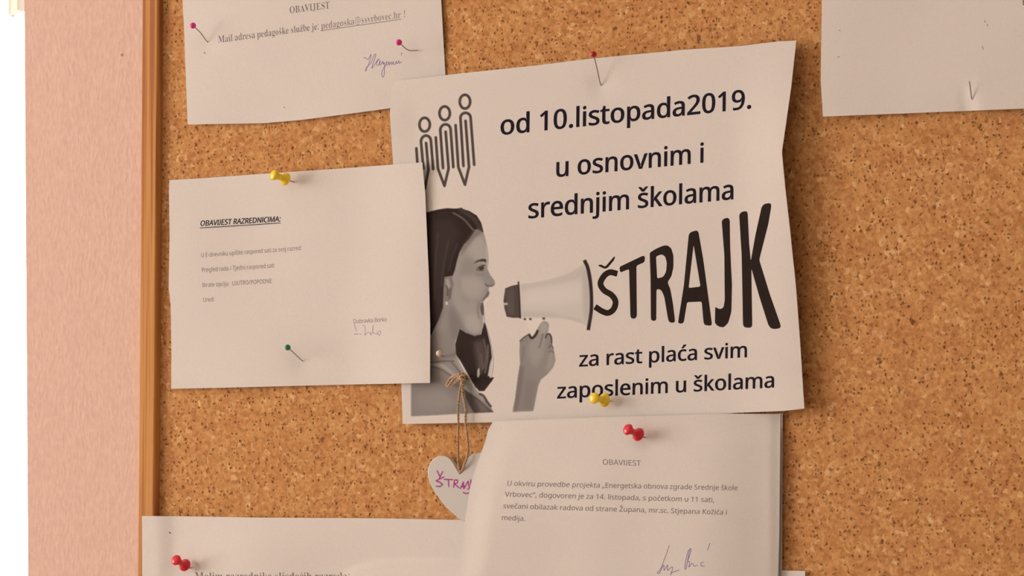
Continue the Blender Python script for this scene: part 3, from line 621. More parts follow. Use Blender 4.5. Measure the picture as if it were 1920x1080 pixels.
# ---- the strike poster
def h_po(x, y):
    e = ss(1370, 1500, x)
    k = ss(60, 285, y) if y < 285 else 1 - 0.85 * ss(285, 790, y)
    k = (max(0, (y - 60)) / 225.0) if y < 285 else max(0.12, 1 - 0.86 * ((y - 285) / 500.0))
    h = 4.4 + 2.2 * ss(1100, 1480, x) + 8.0 * e * k
    h += 1.0 * math.sin((x - 740) / 760 * math.pi * 2.2) * 0.5 + 0.5 * math.sin(y / 120.0 + x / 250.0)
    h += 1.3 * (1 - ss(733, 790, x)) * ss(150, 220, y) * (1 - ss(230, 330, y))
    h += 2.0 * ss(700, 775, y) * ss(1380, 1500, x)
    return h
h_po = dent(h_po, [(1127, 160, 22, 1.4), (1149, 752, 20, 1.2)])
poster = sheet('strike_poster', 'large strike poster with a shouting woman and a megaphone, centre of the board',
           [(735, 152), (835.5, 141), (860, 138), (1008, 122.5), (1050, 117), (1117, 109), (1282, 93.4), (1388, 86.4), (1458, 77.8), (1493, 76)],
           [(755, 795), (925, 792), (1135, 787), (1250, 782), (1330, 777.5), (1380, 774), (1470, 770.5), (1508, 766)],
           [(735, 152), (732, 193), (731, 215), (737, 306), (752.5, 721), (755, 795)],
           [(1493, 76), (1483, 166), (1466, 285), (1472, 350), (1480, 420), (1492, 534), (1500, 640), (1508, 766)], h_po, 250, 220)
poster['category'] = 'poster'
CU = 7
for s, a, b, cp in (('od 10.listopada2019.', (936.5, 253.3), (1411, 202.6), 36), ('u osnovnim i', (1040, 332), (1322, 304), 36),
                    ('srednjim školama', (989, 409.8), (1378, 373), 36), ('za rast plaća svim', (1085, 687.3), (1403, 669.3), 27.5), ('zaposlenim u školama', (1043.5, 747.2), (1454, 726.2), 28)):
    text('text_line', s, a, b, cp, h_po, M_ink, poster, 'sans', 0, 0.017, (0.012, -1.0), CU)
c6 = T(1060, 340, 3.6)
def rnd(pts, r=7):
    out = []
    n = len(pts)
    for i in range(n):
        a, b, c = pts[i - 1], pts[i], pts[(i + 1) % n]
        for q, s in ((a, 1), (c, -1)):
            l = math.hypot(q[0] - b[0], q[1] - b[1]) or 1
            k = min(r, l * 0.35) / l
            out.append((b[0] + (q[0] - b[0]) * k, b[1] + (q[1] - b[1]) * k))
    return out
Sc = catmull([(336, 620), (300, 614), (262, 638), (237, 690), (262, 736), (312, 768), (339, 812), (326, 862), (290, 888), (250, 878), (213, 855)], 6)
v, f = ribbon([Sc], 40)
lt = {'Š': [[(217, 568), (241, 560), (268, 577), (328, 508), (336, 506), (331, 530), (282, 588), (262, 590)]],
 'T': [[(365, 577), (525, 501), (538, 508), (535, 545), (480, 570), (483, 912), (470, 928), (448, 926), (439, 914), (430, 592), (370, 616)]],
 'R': [[(569, 482), (610, 456), (660, 434), (690, 432), (715, 452), (730, 500), (730, 580), (716, 640), (690, 682), (708, 725), (726, 820), (741, 945), (730, 956), (702, 952), (693, 930), (668, 780), (650, 738), (628, 726), (615, 732), (614, 935), (602, 943), (582, 940), (577, 925), (575, 650)], [(612, 507), (650, 492), (674, 508), (685, 550), (680, 610), (660, 645), (620, 656)]],
 'A': [[(833, 357), (848, 341), (890, 330), (900, 348), (930, 520), (960, 740), (990, 965), (980, 975), (942, 971), (933, 955), (920, 812), (822, 816), (800, 950), (788, 962), (760, 957), (764, 930), (800, 700)], [(866, 430), (832, 720), (912, 710)]],
 'J': [[(1055, 267), (1070, 251), (1100, 245), (1110, 260), (1113, 450), (1125, 700), (1121, 880), (1100, 955), (1070, 986), (1035, 981), (1009, 958), (1012, 845), (1026, 857), (1050, 863), (1068, 850), (1076, 800), (1073, 500)]],
 'K': [[(1173, 226), (1188, 206), (1222, 200), (1231, 214), (1241, 420), (1252, 535), (1285, 350), (1325, 172), (1343, 152), (1385, 146), (1391, 165), (1370, 290), (1309, 530), (1380, 760), (1455, 975), (1449, 992), (1410, 998), (1387, 992), (1370, 970), (1310, 780), (1256, 590), (1262, 975), (1251, 989), (1212, 987), (1199, 972), (1190, 500)]]}
for ch, loops in lt.items():
    lp = [rnd(l) for l in loops]
    lp = [c6(l) for l in lp]
    v2, f2 = fill([[(x, -y) for x, y in l] for l in lp])
    v2 = [(x, -y) for x, y in v2]
    if ch == 'Š':
        vs = c6(v)
        f2 = list(f2) + [tuple(i + len(v2) for i in q) for q in f]
        v2 = list(v2) + vs
    lay('title_letter', v2, f2, h_po, M_ink_title, poster, 16)

# emblem of three pencil figures
e5 = T(760, 160, 4.5)
def arch(a, l, t, r, b):
    cx, rx = (l[0] + r[0]) / 2, (r[0] - l[0]) / 2
    pts = [a, l]
    for i in range(1, 12):
        q = math.pi * i / 12
        yb = l[1] + (r[1] - l[1]) * i / 12
        pts.append((cx - rx * math.cos(q), yb + (t[1] - (l[1] + r[1]) / 2) * math.sin(q)))
    return pts + [r, b]
em = []
for q in ([(424, 337), (447, 690), (503, 838), (537, 690), (508, 300)], [(257, 440), (275, 702), (330, 848), (365, 702), (340, 392)], [(93, 532), (106, 715), (165, 872), (195, 715), (175, 487)]):
    em.append(q)
for a, l, t, r, b in (((490, 680), (465, 275), (505, 232), (551, 275), (581, 670)), ((318, 698), (295, 378), (338, 329), (382, 374), (405, 690)), ((152, 700), (132, 475), (172, 424), (216, 470), (235, 706))):
    em.append(arch(a, l, t, r, b))
for cx, cy in ((163, 332), (332, 236), (503, 138)):
    em.append([(cx + 44 * math.cos(i * math.tau / 28), cy + 58 * math.sin(i * math.tau / 28)) for i in range(29)])

# greyscale photographs, painted tone by tone on a fine grid laid on the poster
class Art:
    def __init__(s, x0, y0, x1, y1, k=2):
        s.o = (x0, y0); s.k = k
        s.w, s.h = (x1 - x0) * k, (y1 - y0) * k
        s.t = np.full((s.h, s.w), 223.0); s.a = np.zeros((s.h, s.w))
    def mask(s, pts, blur=0.0):
        k = s.k; ox, oy = s.o
        q = [((x - ox) * k, (y - oy) * k) for x, y in pts]
        ys, xs = np.mgrid[0:s.h, 0:s.w]
        m = np.zeros((s.h, s.w))
        for dy in (0.25, 0.75):
            for dx in (0.25, 0.75):
                X = xs + dx; Y = ys + dy
                ins = np.zeros((s.h, s.w), bool)
                for (xa, ya), (xb, yb) in zip(q, q[1:] + q[:1]):
                    if ya == yb: continue
                    c = ((ya > Y) != (yb > Y)) & (X < (xb - xa) * (Y - ya) / (yb - ya) + xa)
                    ins ^= c
                m += ins * 0.25
        return s.blur(m, blur * k)
    def blur(s, m, r):
        if r <= 0: return m
        n = max(1, int(r * 2.5)); g = np.exp(-0.5 * (np.arange(-n, n + 1) / r) ** 2); g /= g.sum()
        pm = np.pad(m, n, mode='edge')
        pm = np.apply_along_axis(lambda v: np.convolve(v, g, 'valid'), 1, pm)
        return np.apply_along_axis(lambda v: np.convolve(v, g, 'valid'), 0, pm)
    def base(s, pts, tone, blur=0.35):
        m = s.mask(pts, blur)
        s.t = s.t * (1 - m) + tone * m
        s.a = np.maximum(s.a, m)
    def tone(s, pts, tone, blur=1.5, op=1.0, within=None):
        m = s.mask(pts, blur) * op
        if within is not None: m = m * within
        s.t = s.t * (1 - m) + tone * m
    def line(s, pts, tone, wd, blur=0.5, op=1.0, smooth=True, solid=False):
        p = catmull(pts, 5) if smooth and len(pts) > 2 else pts
        v, f = ribbon([p], wd)
        poly = v[0::2] + v[1::2][::-1]
        m = s.mask(poly, blur) * op
        s.t = s.t * (1 - m) + tone * m
        if solid: s.a = np.maximum(s.a, m)
    def pen(s, pts, tone, wd):
        """a stroke of even width with round ends and joints"""
        k = s.k; ox, oy = s.o
        Y, X = np.mgrid[0:s.h, 0:s.w] + 0.5
        d = np.full((s.h, s.w), 1e9)
        for (xa, ya), (xb, yb) in zip(pts, pts[1:]):
            xa, ya, xb, yb = [(v) * k for v in (xa - ox, ya - oy, xb - ox, yb - oy)]
            l2 = (xb - xa) ** 2 + (yb - ya) ** 2 or 1.0
            t = np.clip(((X - xa) * (xb - xa) + (Y - ya) * (yb - ya)) / l2, 0, 1)
            d = np.minimum(d, np.hypot(X - xa - t * (xb - xa), Y - ya - t * (yb - ya)))
        m = np.clip((wd * k / 2 - d) / k + 0.5, 0, 1)
        s.t = s.t * (1 - m) + tone * m
        s.a = np.maximum(s.a, m)
    def build(s, name, hf, m, parent, keep=0.03, tint=None):
        k = s.k
        H, W = s.h // k, s.w // k
        t = s.t.reshape(H, k, W, k).mean((1, 3)); a = s.a.reshape(H, k, W, k).mean((1, 3))
        # values sit at pixel centres = grid points
        idx = -np.ones((H, W), int); V = []; cols = []
        cell = np.zeros((H, W), bool)
        cell[:-1, :-1] = (np.maximum.reduce([a[:-1, :-1], a[1:, :-1], a[:-1, 1:], a[1:, 1:]]) > keep)
        use = np.zeros((H, W), bool)
        use |= cell; use[1:, :] |= cell[:-1, :]; use[:, 1:] |= cell[:, :-1]; use[1:, 1:] |= cell[:-1, :-1]
        p0 = lin(223.0)
        for j, i in zip(*np.nonzero(use)):
            idx[j, i] = len(V)
            x, y = s.o[0] + i + 0.5, s.o[1] + j + 0.5
            V.append(P(x, y, hf(x, y) + EPS))
            g = lin(t[j, i]) / p0
            if tint:
                q = min(1.0, a[j, i])
                cols += [u * (1 - q) + v * q for u, v in zip(*tint)] + [1.0]
                continue
            cool = max(0.0, 1.0 - g)
            cols += [PAPER[0] * g, PAPER[1] * g * (1 + 0.10 * cool - 0.38 * cool ** 4), PAPER[2] * g * (1 + 0.16 * cool - 0.46 * cool ** 4), 1.0]
        F = []
        for j, i in zip(*np.nonzero(cell)):
            if i + 1 < W and j + 1 < H:
                F.append((idx[j, i], idx[j + 1, i], idx[j + 1, i + 1], idx[j, i + 1]))
        o = obj(name, V, F, m, parent, True)
        at = o.data.color_attributes.new('tone', 'FLOAT_COLOR', 'POINT')
        at.data.foreach_set('color', cols)
        return o
M_photo = mat('halftone_print', (0.5, 0.5, 0.5), 0.9, 0.03)
at = N(M_photo, 'ShaderNodeAttribute', attribute_name='tone')
L(M_photo, at.outputs['Color'], M_photo.node_tree.nodes['Principled BSDF'].inputs['Base Color'])

E3 = Art(770, 170, 898, 356)
for q in em: E3.pen(e5(q), 80, 5.2)
o = E3.build('pencil_emblem', h_po, M_photo, poster)
o['label'] = 'grey emblem of three pencil shaped figures'
a4, a5, a9 = T(780, 340, 3.6), T(740, 580, 3.6), T(790, 640, 9.0)
A = Art(764, 384, 934, 784)
# body, neck and face
skin = a4([(455, 345), (470, 400), (483, 470), (487, 540), (482, 590), (500, 630), (528, 668), (535, 690), (520, 708), (494, 712), (490, 735), (496, 755), (487, 775), (462, 800), (440, 822), (436, 850), (441, 885), (455, 915), (450, 960), (448, 1000), (432, 1034), (400, 1042), (345, 1022), (305, 985), (290, 1000)]) + \
       a5([(432, 145), (410, 200), (406, 260), (415, 320), (450, 390), (500, 480), (560, 560), (600, 600), (640, 645), (670, 693), (540, 698), (112, 722), (112, 505), (180, 400)]) + a4([(60, 1080), (60, 260), (400, 300)])
A.base(skin, 146)
A.tone(a4([(455, 345), (480, 470), (487, 560), (470, 600), (400, 540), (330, 500), (300, 560), (280, 700), (330, 820), (400, 800), (430, 900), (448, 1000), (425, 1030), (350, 1010), (300, 950), (250, 880), (230, 640), (330, 420)]), 158, 4)
A.tone(a4([(380, 380), (450, 380), (475, 480), (470, 540), (400, 520), (350, 470)]), 168, 4)
A.tone(a4([(300, 640), (420, 640), (470, 700), (440, 790), (360, 800), (300, 740)]), 166, 5)
A.tone(a4([(340, 900), (430, 900), (440, 1000), (400, 1025), (330, 980)]), 170, 4)
A.tone(a4([(235, 820), (290, 900), (330, 1010), (280, 1075), (230, 1075), (215, 900)]), 132, 4)
A.tone(a4([(470, 410), (484, 470), (488, 560), (484, 590), (474, 560), (470, 480)]), 180, 1.2)
A.tone(a5([(245, 170), (330, 150), (400, 200), (395, 320), (300, 370), (245, 360)]), 140, 4)
A.tone(a5([(240, 395), (300, 405), (370, 450), (440, 520), (520, 640), (560, 700), (112, 720), (112, 505), (240, 500)]), 136, 2.5)
A.tone(a5([(150, 560), (330, 540), (430, 640), (300, 690), (140, 680)]), 147, 6)
A.line(a5([(247, 372), (320, 382), (375, 425), (430, 475), (500, 560)]), 168, 7, 1.5)
A.line(a5([(245, 362), (330, 350), (400, 350)]), 100, 2.2, 0.9)
A.line(a5([(385, 355), (425, 405), (470, 460)]), 112, 2.6, 0.9)
A.line(a5([(410, 330), (450, 400), (520, 520), (600, 610)]), 160, 5.5, 1.3)
A.line(a5([(248, 384), (320, 410), (370, 440), (402, 470)]), 104, 3.2, 1.2, 0.8)
A.base(a5([(465, 535), (500, 560), (560, 600), (605, 640), (668, 694), (538, 700), (505, 650), (480, 600)]), 88, 0.7)
A.tone(a5([(540, 600), (600, 640), (640, 690), (580, 692)]), 112, 2.0)
A.line(a5([(575, 572), (600, 585), (625, 625), (648, 655)]), 88, 4.5, 0.6, solid=True)
# hair on the head
A.base(a4([(55, 214), (110, 200), (150, 190), (210, 181), (262, 184), (310, 180), (318, 188), (360, 200), (410, 230), (440, 280), (456, 345), (440, 338), (425, 322), (405, 325), (390, 345), (362, 390), (325, 425), (293, 480), (275, 540), (262, 600), (247, 638), (192, 646), (186, 720), (182, 850), (152, 935), (105, 1030), (60, 1090)]), 52)
A.tone(a4([(110, 250), (240, 260), (300, 340), (260, 440), (180, 600), (160, 900), (110, 980), (95, 500)]), 62, 6)
A.tone(a4([(80, 215), (180, 195), (250, 210), (200, 240), (90, 260)]), 56, 3)
A.line(a4([(250, 212), (300, 240), (335, 268), (372, 312), (395, 335)]), 118, 3.0, 0.9, 0.85)
A.line(a4([(300, 195), (355, 225), (400, 262), (432, 320)]), 70, 8, 1.5)
A.tone(a4([(385, 345), (430, 322), (450, 345), (400, 380), (350, 440), (300, 510), (310, 450)]), 118, 2.4, 0.8)
for q in ([(220, 400), (195, 520), (170, 700)], [(280, 420), (240, 520), (222, 600)], [(150, 350), (130, 560), (125, 800)]):
    A.line(a4(q), 90, 2.4, 1.4, 0.6)
# ear and earring
A.tone(a4([(192, 650), (240, 640), (255, 690), (240, 760), (225, 800), (200, 830), (188, 780)]), 128, 1.0)
A.tone(a4([(200, 660), (222, 655), (232, 700), (222, 740), (205, 720)]), 160, 1.0)
A.line(a4([(205, 705), (215, 735), (212, 770)]), 84, 2.2, 0.6)
A.tone(a4([(222, 720), (238, 720), (236, 790), (220, 800)]), 110, 1.0)
A.tone(a4([(198, 812), (214, 812), (216, 832), (200, 834)]), 205, 0.5)
# brow, eye, nostril, mouth
A.tone(a4([(386, 556), (414, 533), (448, 523), (472, 526), (476, 548), (455, 540), (425, 541)]), 70, 0.7)
A.line(a4([(410, 596), (428, 577), (452, 566), (468, 568)]), 74, 1.6, 0.5)
A.tone(a4([(424, 580), (455, 568), (462, 585), (448, 602), (425, 600)]), 72, 0.7)
A.line(a4([(412, 600), (440, 606), (460, 600)]), 104, 1.2, 0.5)
A.line(a4([(400, 628), (430, 632), (458, 622)]), 138, 2.4, 1.2)
A.line(a4([(470, 690), (478, 704), (500, 706), (520, 700)]), 96, 2.2, 0.7)
A.line(a4([(508, 712), (528, 696)]), 120, 1.6, 0.6)
A.tone(a4([(486, 738), (497, 755), (486, 778), (462, 800), (446, 818), (450, 795), (470, 770)]), 112, 0.7)
A.base(a4([(440, 822), (452, 815), (458, 850), (460, 885), (460, 930), (452, 915), (438, 880), (434, 850)]), 92, 0.5)
A.base(a4([(462, 800), (486, 780), (482, 815), (468, 815)]), 226, 0.5)
A.base(a4([(450, 905), (462, 898), (464, 935), (452, 945)]), 200, 0.5)
A.line(a4([(425, 820), (415, 870), (425, 925)]), 130, 2.4, 1.3)
A.line(a4([(300, 985), (345, 1022), (400, 1040), (432, 1030)]), 122, 1.8, 0.8)
# hair behind the neck
A.base(a5([(440, 132), (480, 158), (540, 180), (582, 170), (597, 120), (602, 85), (615, 108), (632, 180), (648, 250), (656, 320), (650, 400), (640, 462), (672, 458), (658, 482), (638, 508), (605, 552), (570, 552), (530, 500), (480, 412), (445, 350), (413, 300), (409, 235)]), 54)
A.tone(a5([(530, 220), (600, 200), (625, 300), (600, 420), (560, 400), (540, 300)]), 84, 3.5)
for q, tn, wd in (([(600, 200), (620, 300), (600, 400)], 125, 2.0), ([(560, 260), (575, 360), (560, 440)], 100, 2.2), ([(630, 240), (628, 330), (610, 430)], 135, 2.4), ([(585, 300), (590, 380), (580, 440)], 120, 1.6)):
    A.line(a5(q), tn, wd, 1.0, 0.8)
A.base(a5([(560, 405), (572, 395), (574, 440), (566, 462), (556, 455)]), 186, 0.5)
A.base(a5([(640, 380), (652, 330), (656, 400), (645, 450), (628, 452)]), 200, 0.5)
A.line(a5([(612, 95), (640, 190), (652, 250), (665, 330), (664, 400), (652, 462)]), 105, 1.1, 0.4, 0.8, solid=True)
A.line(a5([(598, 10), (606, 60), (612, 110)]), 130, 1.0, 0.4, 0.8, solid=True)
A.line(a5([(412, 250), (420, 310), (450, 352), (500, 440), (550, 530)]), 70, 1.6, 0.6)
o = A.build('printed_woman', h_po, M_photo, poster)
o['label'] = 'black and white picture of a shouting dark haired woman in profile'

B = Art(940, 478, 1122, 626)
B.base(a4([(700, 695), (760, 688), (830, 676), (900, 661), (970, 643), (1030, 620), (1085, 588), (1140, 545), (1160, 560), (1178, 640), (1188, 760), (1186, 880), (1165, 985), (1110, 955), (1050, 934), (980, 922), (900, 917), (705, 918)]), 202)
B.tone(a4([(705, 700), (900, 668), (1040, 625), (1130, 570), (1150, 640), (1000, 690), (850, 720), (710, 740)]), 195, 3)
B.tone(a4([(730, 740), (1000, 700), (1140, 680), (1150, 800), (1000, 830), (720, 840)]), 211, 6)
B.tone(a4([(710, 880), (900, 885), (1100, 930), (1160, 970), (1000, 925), (705, 918)]), 192, 2.5)
B.tone(a4([(1120, 600), (1165, 600), (1178, 850), (1150, 960), (1130, 900)]), 188, 3)
B.base(a4([(602, 722), (645, 705), (690, 695), (702, 922), (655, 922), (612, 914), (597, 860), (590, 805)]), 84)
B.tone(a4([(610, 740), (660, 720), (665, 900), (620, 900)]), 96, 2)
B.line(a4([(691, 680), (697, 760), (704, 922)]), 52, 2.6, 0.4, solid=True)
B.line(a4([(686, 684), (696, 682)]), 90, 1.6, 0.4, solid=True)
B.tone(a4([(592, 820), (618, 820), (618, 834), (594, 836)]), 190, 0.6)
B.line(a4([(1140, 540), (1160, 585), (1176, 670), (1184, 780), (1182, 880), (1164, 995)]), 54, 6.6, 0.4, solid=True)
B.line(a4([(1152, 600), (1168, 690), (1175, 790), (1172, 890), (1160, 970)]), 104, 1.2, 0.5)
B.base(a4([(755, 925), (870, 928), (850, 960), (800, 1000), (775, 1030), (765, 980)]), 222, 0.6)
for x, y in ((735, 930), (772, 930), (862, 926)):
    B.base(a4([(x - 9, y - 7), (x + 9, y - 7), (x + 8, y + 7), (x - 8, y + 7)]), 82, 0.5)
o = B.build('printed_megaphone', h_po, M_photo, poster)
o['label'] = 'grey picture of a megaphone with a dark rim'

D = Art(954, 596, 1048, 780)
D.base(a5([(845, 212), (872, 185), (905, 165), (922, 192), (948, 160), (962, 140), (985, 100), (1008, 80), (1030, 84), (1042, 105), (1034, 150), (1030, 165), (1050, 160), (1064, 190), (1062, 232), (1072, 262), (1080, 310), (1084, 345), (1070, 390), (1030, 440), (988, 474), (968, 520), (952, 600), (935, 686), (797, 692), (815, 600), (830, 480), (846, 370), (842, 290)]), 143)
D.tone(a5([(900, 230), (1000, 120), (1030, 100), (1030, 150), (1010, 300), (950, 400), (900, 330)]), 158, 4)
D.tone(a5([(985, 110), (1010, 88), (1034, 92), (1034, 140), (1000, 170), (975, 160)]), 168, 1.8)
D.tone(a5([(845, 380), (870, 380), (860, 500), (830, 685), (800, 690), (820, 560)]), 120, 3)
D.tone(a5([(880, 480), (960, 480), (930, 680), (860, 680)]), 134, 4)
D.tone(a5([(1060, 260), (1083, 340), (1060, 400), (1020, 430), (1030, 350)]), 158, 3)
D.line(a5([(908, 170), (925, 195), (950, 175), (964, 145)]), 52, 4.0, 0.6, solid=True)
D.line(a5([(845, 215), (872, 190), (905, 170)]), 92, 2.6, 0.8)
D.line(a5([(1020, 192), (1028, 170), (1046, 168), (1058, 195), (1060, 228)]), 66, 2.4, 0.6)
D.line(a5([(1040, 260), (1055, 240), (1070, 262)]), 104, 2.0, 0.8)
D.line(a5([(1000, 165), (990, 210), (975, 260)]), 118, 2.4, 1.0)
D.line(a5([(1040, 290), (1055, 280), (1074, 292)]), 116, 1.8, 0.8)
D.line(a5([(870, 250), (868, 300), (862, 350)]), 128, 3.0, 1.4)
o = D.build('printed_hand', h_po, M_photo, poster)
o['label'] = 'grey picture of a raised hand gripping the megaphone'

# ---- the small notice on the left
def h_ln(x, y):
    h = 2.4 + 5.2 * ss(640, 800, x)
    h += 1.7 * (1 - ss(316, 470, x)) * (0.55 + 0.45 * math.cos((y - 520) / 70.0))
    h += 0.8 * math.sin((x - 316) / 200.0 * math.pi) * ss(560, 730, y) + 0.9 * math.exp(-((x - 560) / 90.0) ** 2) * ss(330, 600, y)
    h += 0.5 * math.sin(x / 47.0 - y / 80.0)
    h += 1.2 * (1 - ss(304, 345, y)) * ss(520, 640, x) 
    return h
h_ln = dent(h_ln, [(553, 342, 18, 0.9), (570, 678, 24, 1.3)])
ln = sheet('paper_notice', 'small white notice at the left held by a yellow push pin and green ball pin',
           [(317.6, 337.8), (381, 334), (489.6, 326), (625, 317), (791.6, 304.4)], [(321, 729), (408, 727.3), (544, 723.8), (700, 720), (806, 718)],
           [(317.6, 337.8), (316.8, 358), (318, 442), (316.3, 540), (320, 572), (321.5, 662), (321, 729)], [(791.6, 304.4), (797, 361), (804, 520), (806.5, 608), (806, 718)], h_ln, 110, 90)
o = text('text_heading', 'OBAVIJEST RAZREDNICIMA:', (375, 423.8), (526, 415.2), 9.8, h_ln, M_ink, ln, 'sans', 0.18, 0.026)
stroke('underline', [[(375.3, 427.3), (526, 418)]], 1.2, h_ln, M_ink, ln, False)
text('text_line', 'U E-dnevniku upišite raspored sati za svoj razred:', (377, 482.6), (566, 468.6), 8.0, h_ln, M_ink_grey, ln, 'sans', 0, 0.004)
text('text_line', 'Pregled rada / Tjedni raspored sati', (378, 510.2), (514.5, 501.6), 8.0, h_ln, M_ink_grey, ln, 'sans', 0, 0.004)
text('text_line', 'Birate opciju   UJUTRO/POPODNE', (379, 538.5), (510, 530.8), 8.0, h_ln, M_ink_grey, ln, 'sans', 0, 0.004)
text('text_line', 'Uredi', (380.5, 566), (401.5, 565), 8.0, h_ln, M_ink_grey, ln, 'sans', 0, 0.004)
text('text_line', 'Dubravka Borko', (662.5, 606.6), (725.5, 602.6), 7.8, h_ln, M_ink_grey, ln, 'sans', 0, 0.004)
s6 = T(660, 580, 15.43)
o = stroke('signature', [s6([(70, 430), (95, 520), (120, 630)]), s6([(60, 718), (180, 716)]), s6([(230, 716), (258, 716)]),
    s6([(320, 470), (360, 480), (385, 600), (370, 745), (430, 690), (500, 660), (550, 745), (560, 690), (600, 640), (608, 450), (600, 640), (640, 690), (690, 720), (740, 680), (795, 620), (830, 660), (800, 740), (760, 735), (740, 685)])], 1.3, h_ln, M_pen_faint, ln)
o['label'] = 'faint violet handwritten signature'

# ---- notice at the bottom left, lapping over the frame
def h_bl(x, y):
    h = 6.0 - 2.6 * ss(290, 335, x) + 3.6 * math.exp(-((x - 480) / 120.0) ** 2) * (0.3 + 0.7 * ss(965, 1040, y))
    h += 2.0 * ss(700, 880, x) * 0.3
    c = 1046 + 45 * math.exp(-max(0, x - 632) / 32.0) + 300 * (1 - ss(600, 640, x))
    h += 0.075 * min(120.0, max(0.0, y - c)) + 0.6 * ss(c - 6, c + 10, y)
    return max(h, 5.6) if x < 296 else h
h_bl = dent(h_bl, [(356, 1065, 20, 1.2)])
bl = sheet('paper_notice', 'white notice at the bottom left with its left edge lying over the wooden frame',
           [(266, 967.5), (340, 968), (490, 970.5), (720, 972), (905, 976)], [(268, 1420), (910, 1424)], [(266, 967.5), (268, 1420)], [(905, 976), (910, 1424)], h_bl, 120, 160)
text('text_line', 'Molim razrednike sljedećih razreda:', (365, 1086.5), (657, 1086.5), 13.2, h_bl, M_ink_grey, bl, 'serif')
stroke('fleck', [[(317.8, 998.3), (319.3, 999.6)]], 2.2, h_bl, M_ink_mid, bl, False)

# ---- sheets at the lower right
def h_under(x, y): return 1.0 + 1.2 * ss(1300, 1467, x)
under = sheet('paper_notice', 'plain white sheet peeking out along the right edge behind the bottom centre notice',
              [(1010, 800), (1467.3, 774.8)], [(1000, 1410), (1464.5, 1405)], [(1010, 800), (1000, 1410)], [(1467.3, 774.8), (1466, 1000), (1464.5, 1405)], h_under, 30, 30)
def h_no(x, y):
    le = interp([(790, 925), (827, 910), (910, 882), (980, 871), (1080, 856), (1400, 835)], y)
    d = x - le
    lift = 2.5 + 5.5 * ss(785, 1010, y)
    h = 4.8 + 4.5 * ss(820, 1330, x) - 4.8 * ss(1290, 1462, x) ** 1.5 + lift * math.exp(-max(0, d) / 380.0) * (0.62 + 0.38 * ss(0, 55, d))
    h -= 5.0 * ss(1180, 1300, x) * (1 - ss(790, 840, y)) * 0.3
    h += 0.5 * math.sin(x / 70.0 + y / 140.0) + 1.0 * math.exp(-((x - 1120) / 60.0) ** 2) * ss(800, 900, y)
    h -= 2.2 * ss(1440, 1466, x) * 0.6
    return h
h_no = dent(h_no, [(1214, 822, 22, 1.5)])
no = sheet('paper_notice', 'white notice at the bottom centre pinned by a red push pin below the poster',
           [(924.5, 790.3), (1000, 787), (1135, 782), (1283, 778), (1354, 775.6), (1463.3, 776)], [(835, 1400), (1455, 1405)],
           [(924.5, 790.3), (915.5, 805), (910, 827), (893, 874), (882, 910.5), (871, 980), (860, 1044), (856, 1080), (835, 1400)],
           [(1463.3, 776), (1463, 800), (1461, 1000), (1459, 1080), (1455, 1405)], h_no, 130, 130)
text('text_heading', 'OBAVIJEST', (1129.4, 871), (1201.8, 873.4), 10.0, h_no, M_ink_grey, no, 'sans', 0, 0.004)
text('text_line', 'U okviru provedbe projekta ', (949.5, 910.6), (1128.5, 914.5), 9.3, h_no, M_ink_grey, no, 'sans', 0.2, 0.004)
text('text_line', '„Energetska obnova zgrade Srednje škole', (1128.5, 914.5), (1383.5, 919.4), 9.3, h_no, M_ink_grey, no, 'sans', 0.06, 0.006)
text('text_line', 'Vrbovec“, dogovoren je za 14. listopada, s početkom u 11 sati,', (946.5, 931), (1339.8, 941.8), 9.3, h_no, M_ink_grey, no, 'sans', 0.1, 0.006)
text('text_line', 'svečani obilazak radova od strane Župana, mr.sc. Stjepana Kožića i', (943, 953), (1363.5, 965.2), 9.3, h_no, M_ink_grey, no, 'sans', 0.08, 0.006)
text('text_line', 'medija.', (939.8, 975), (985.2, 976.8), 9.3, h_no, M_ink_grey, no, 'sans', 0.1, 0.006)
n2 = T(1100, 760, 3.376)
o = stroke('signature', [n2([(522, 888), (505, 940), (470, 1030), (448, 1058), (460, 1062), (488, 1010), (490, 1045), (512, 1010), (512, 1045), (535, 1025), (545, 1030), (530, 1075), (540, 1060), (585, 1042)]),
    n2([(655, 912), (640, 930), (622, 1020), (630, 1030), (652, 915), (660, 920), (640, 985), (652, 990), (648, 1024), (668, 1000), (680, 1018), (700, 1012)]),
    n2([(738, 992), (722, 1000), (728, 1018), (745, 1016)]), n2([(780, 874), (765, 918)])], 1.25, h_no, M_pen, no)
o['label'] = 'violet handwritten signature with a raised accent stroke'

def h_br(x, y): return 1.2 + 0.8 * ss(1400, 1510, x)
sheet('paper_notice', 'corner of a white sheet at the bottom right edge of the bottom centre notice',
      [(1380, 1068), (1509.5, 1070.5)], [(1385, 1400), (1514, 1402)], [(1380, 1068), (1385, 1400)], [(1509.5, 1070.5), (1514, 1402)], h_br, 20, 20)

# ---- sheet at the top right
def h_tr(x, y):
    h = 3.2 + 0.8 * (1 - ss(1540, 1760, x)) + 2.5 * ss(40, 218, y) * (1 - ss(1540, 1700, x))
    h += 2.2 * ss(1800, 1835, x + (y - 180) * -0.25) * ss(120, 190, y) - 0.9 * math.exp(-((x - 1818) / 16.0) ** 2) * ss(120, 200, y)
    return h + 0.5 * math.sin(x / 75.0 + y / 60.0)
tr = sheet('paper_notice', 'blank white sheet at the top right corner held by a bare metal pin',
           [(1541, -330), (2075, -345)], [(1543, 218.5), (1700, 212.5), (1810, 208), (1920, 203.5), (2080, 197)],
           [(1541, -330), (1541, 0), (1538.8, 150), (1543, 218.5)], [(2075, -345), (2080, 197)], h_tr, 110, 90)
text('text_line', 'Obavijest'.replace('Obavijest', 'E'), (1916.5, 9.5), (1925, 9.2), 13, h_tr, M_ink, tr, 'sans')
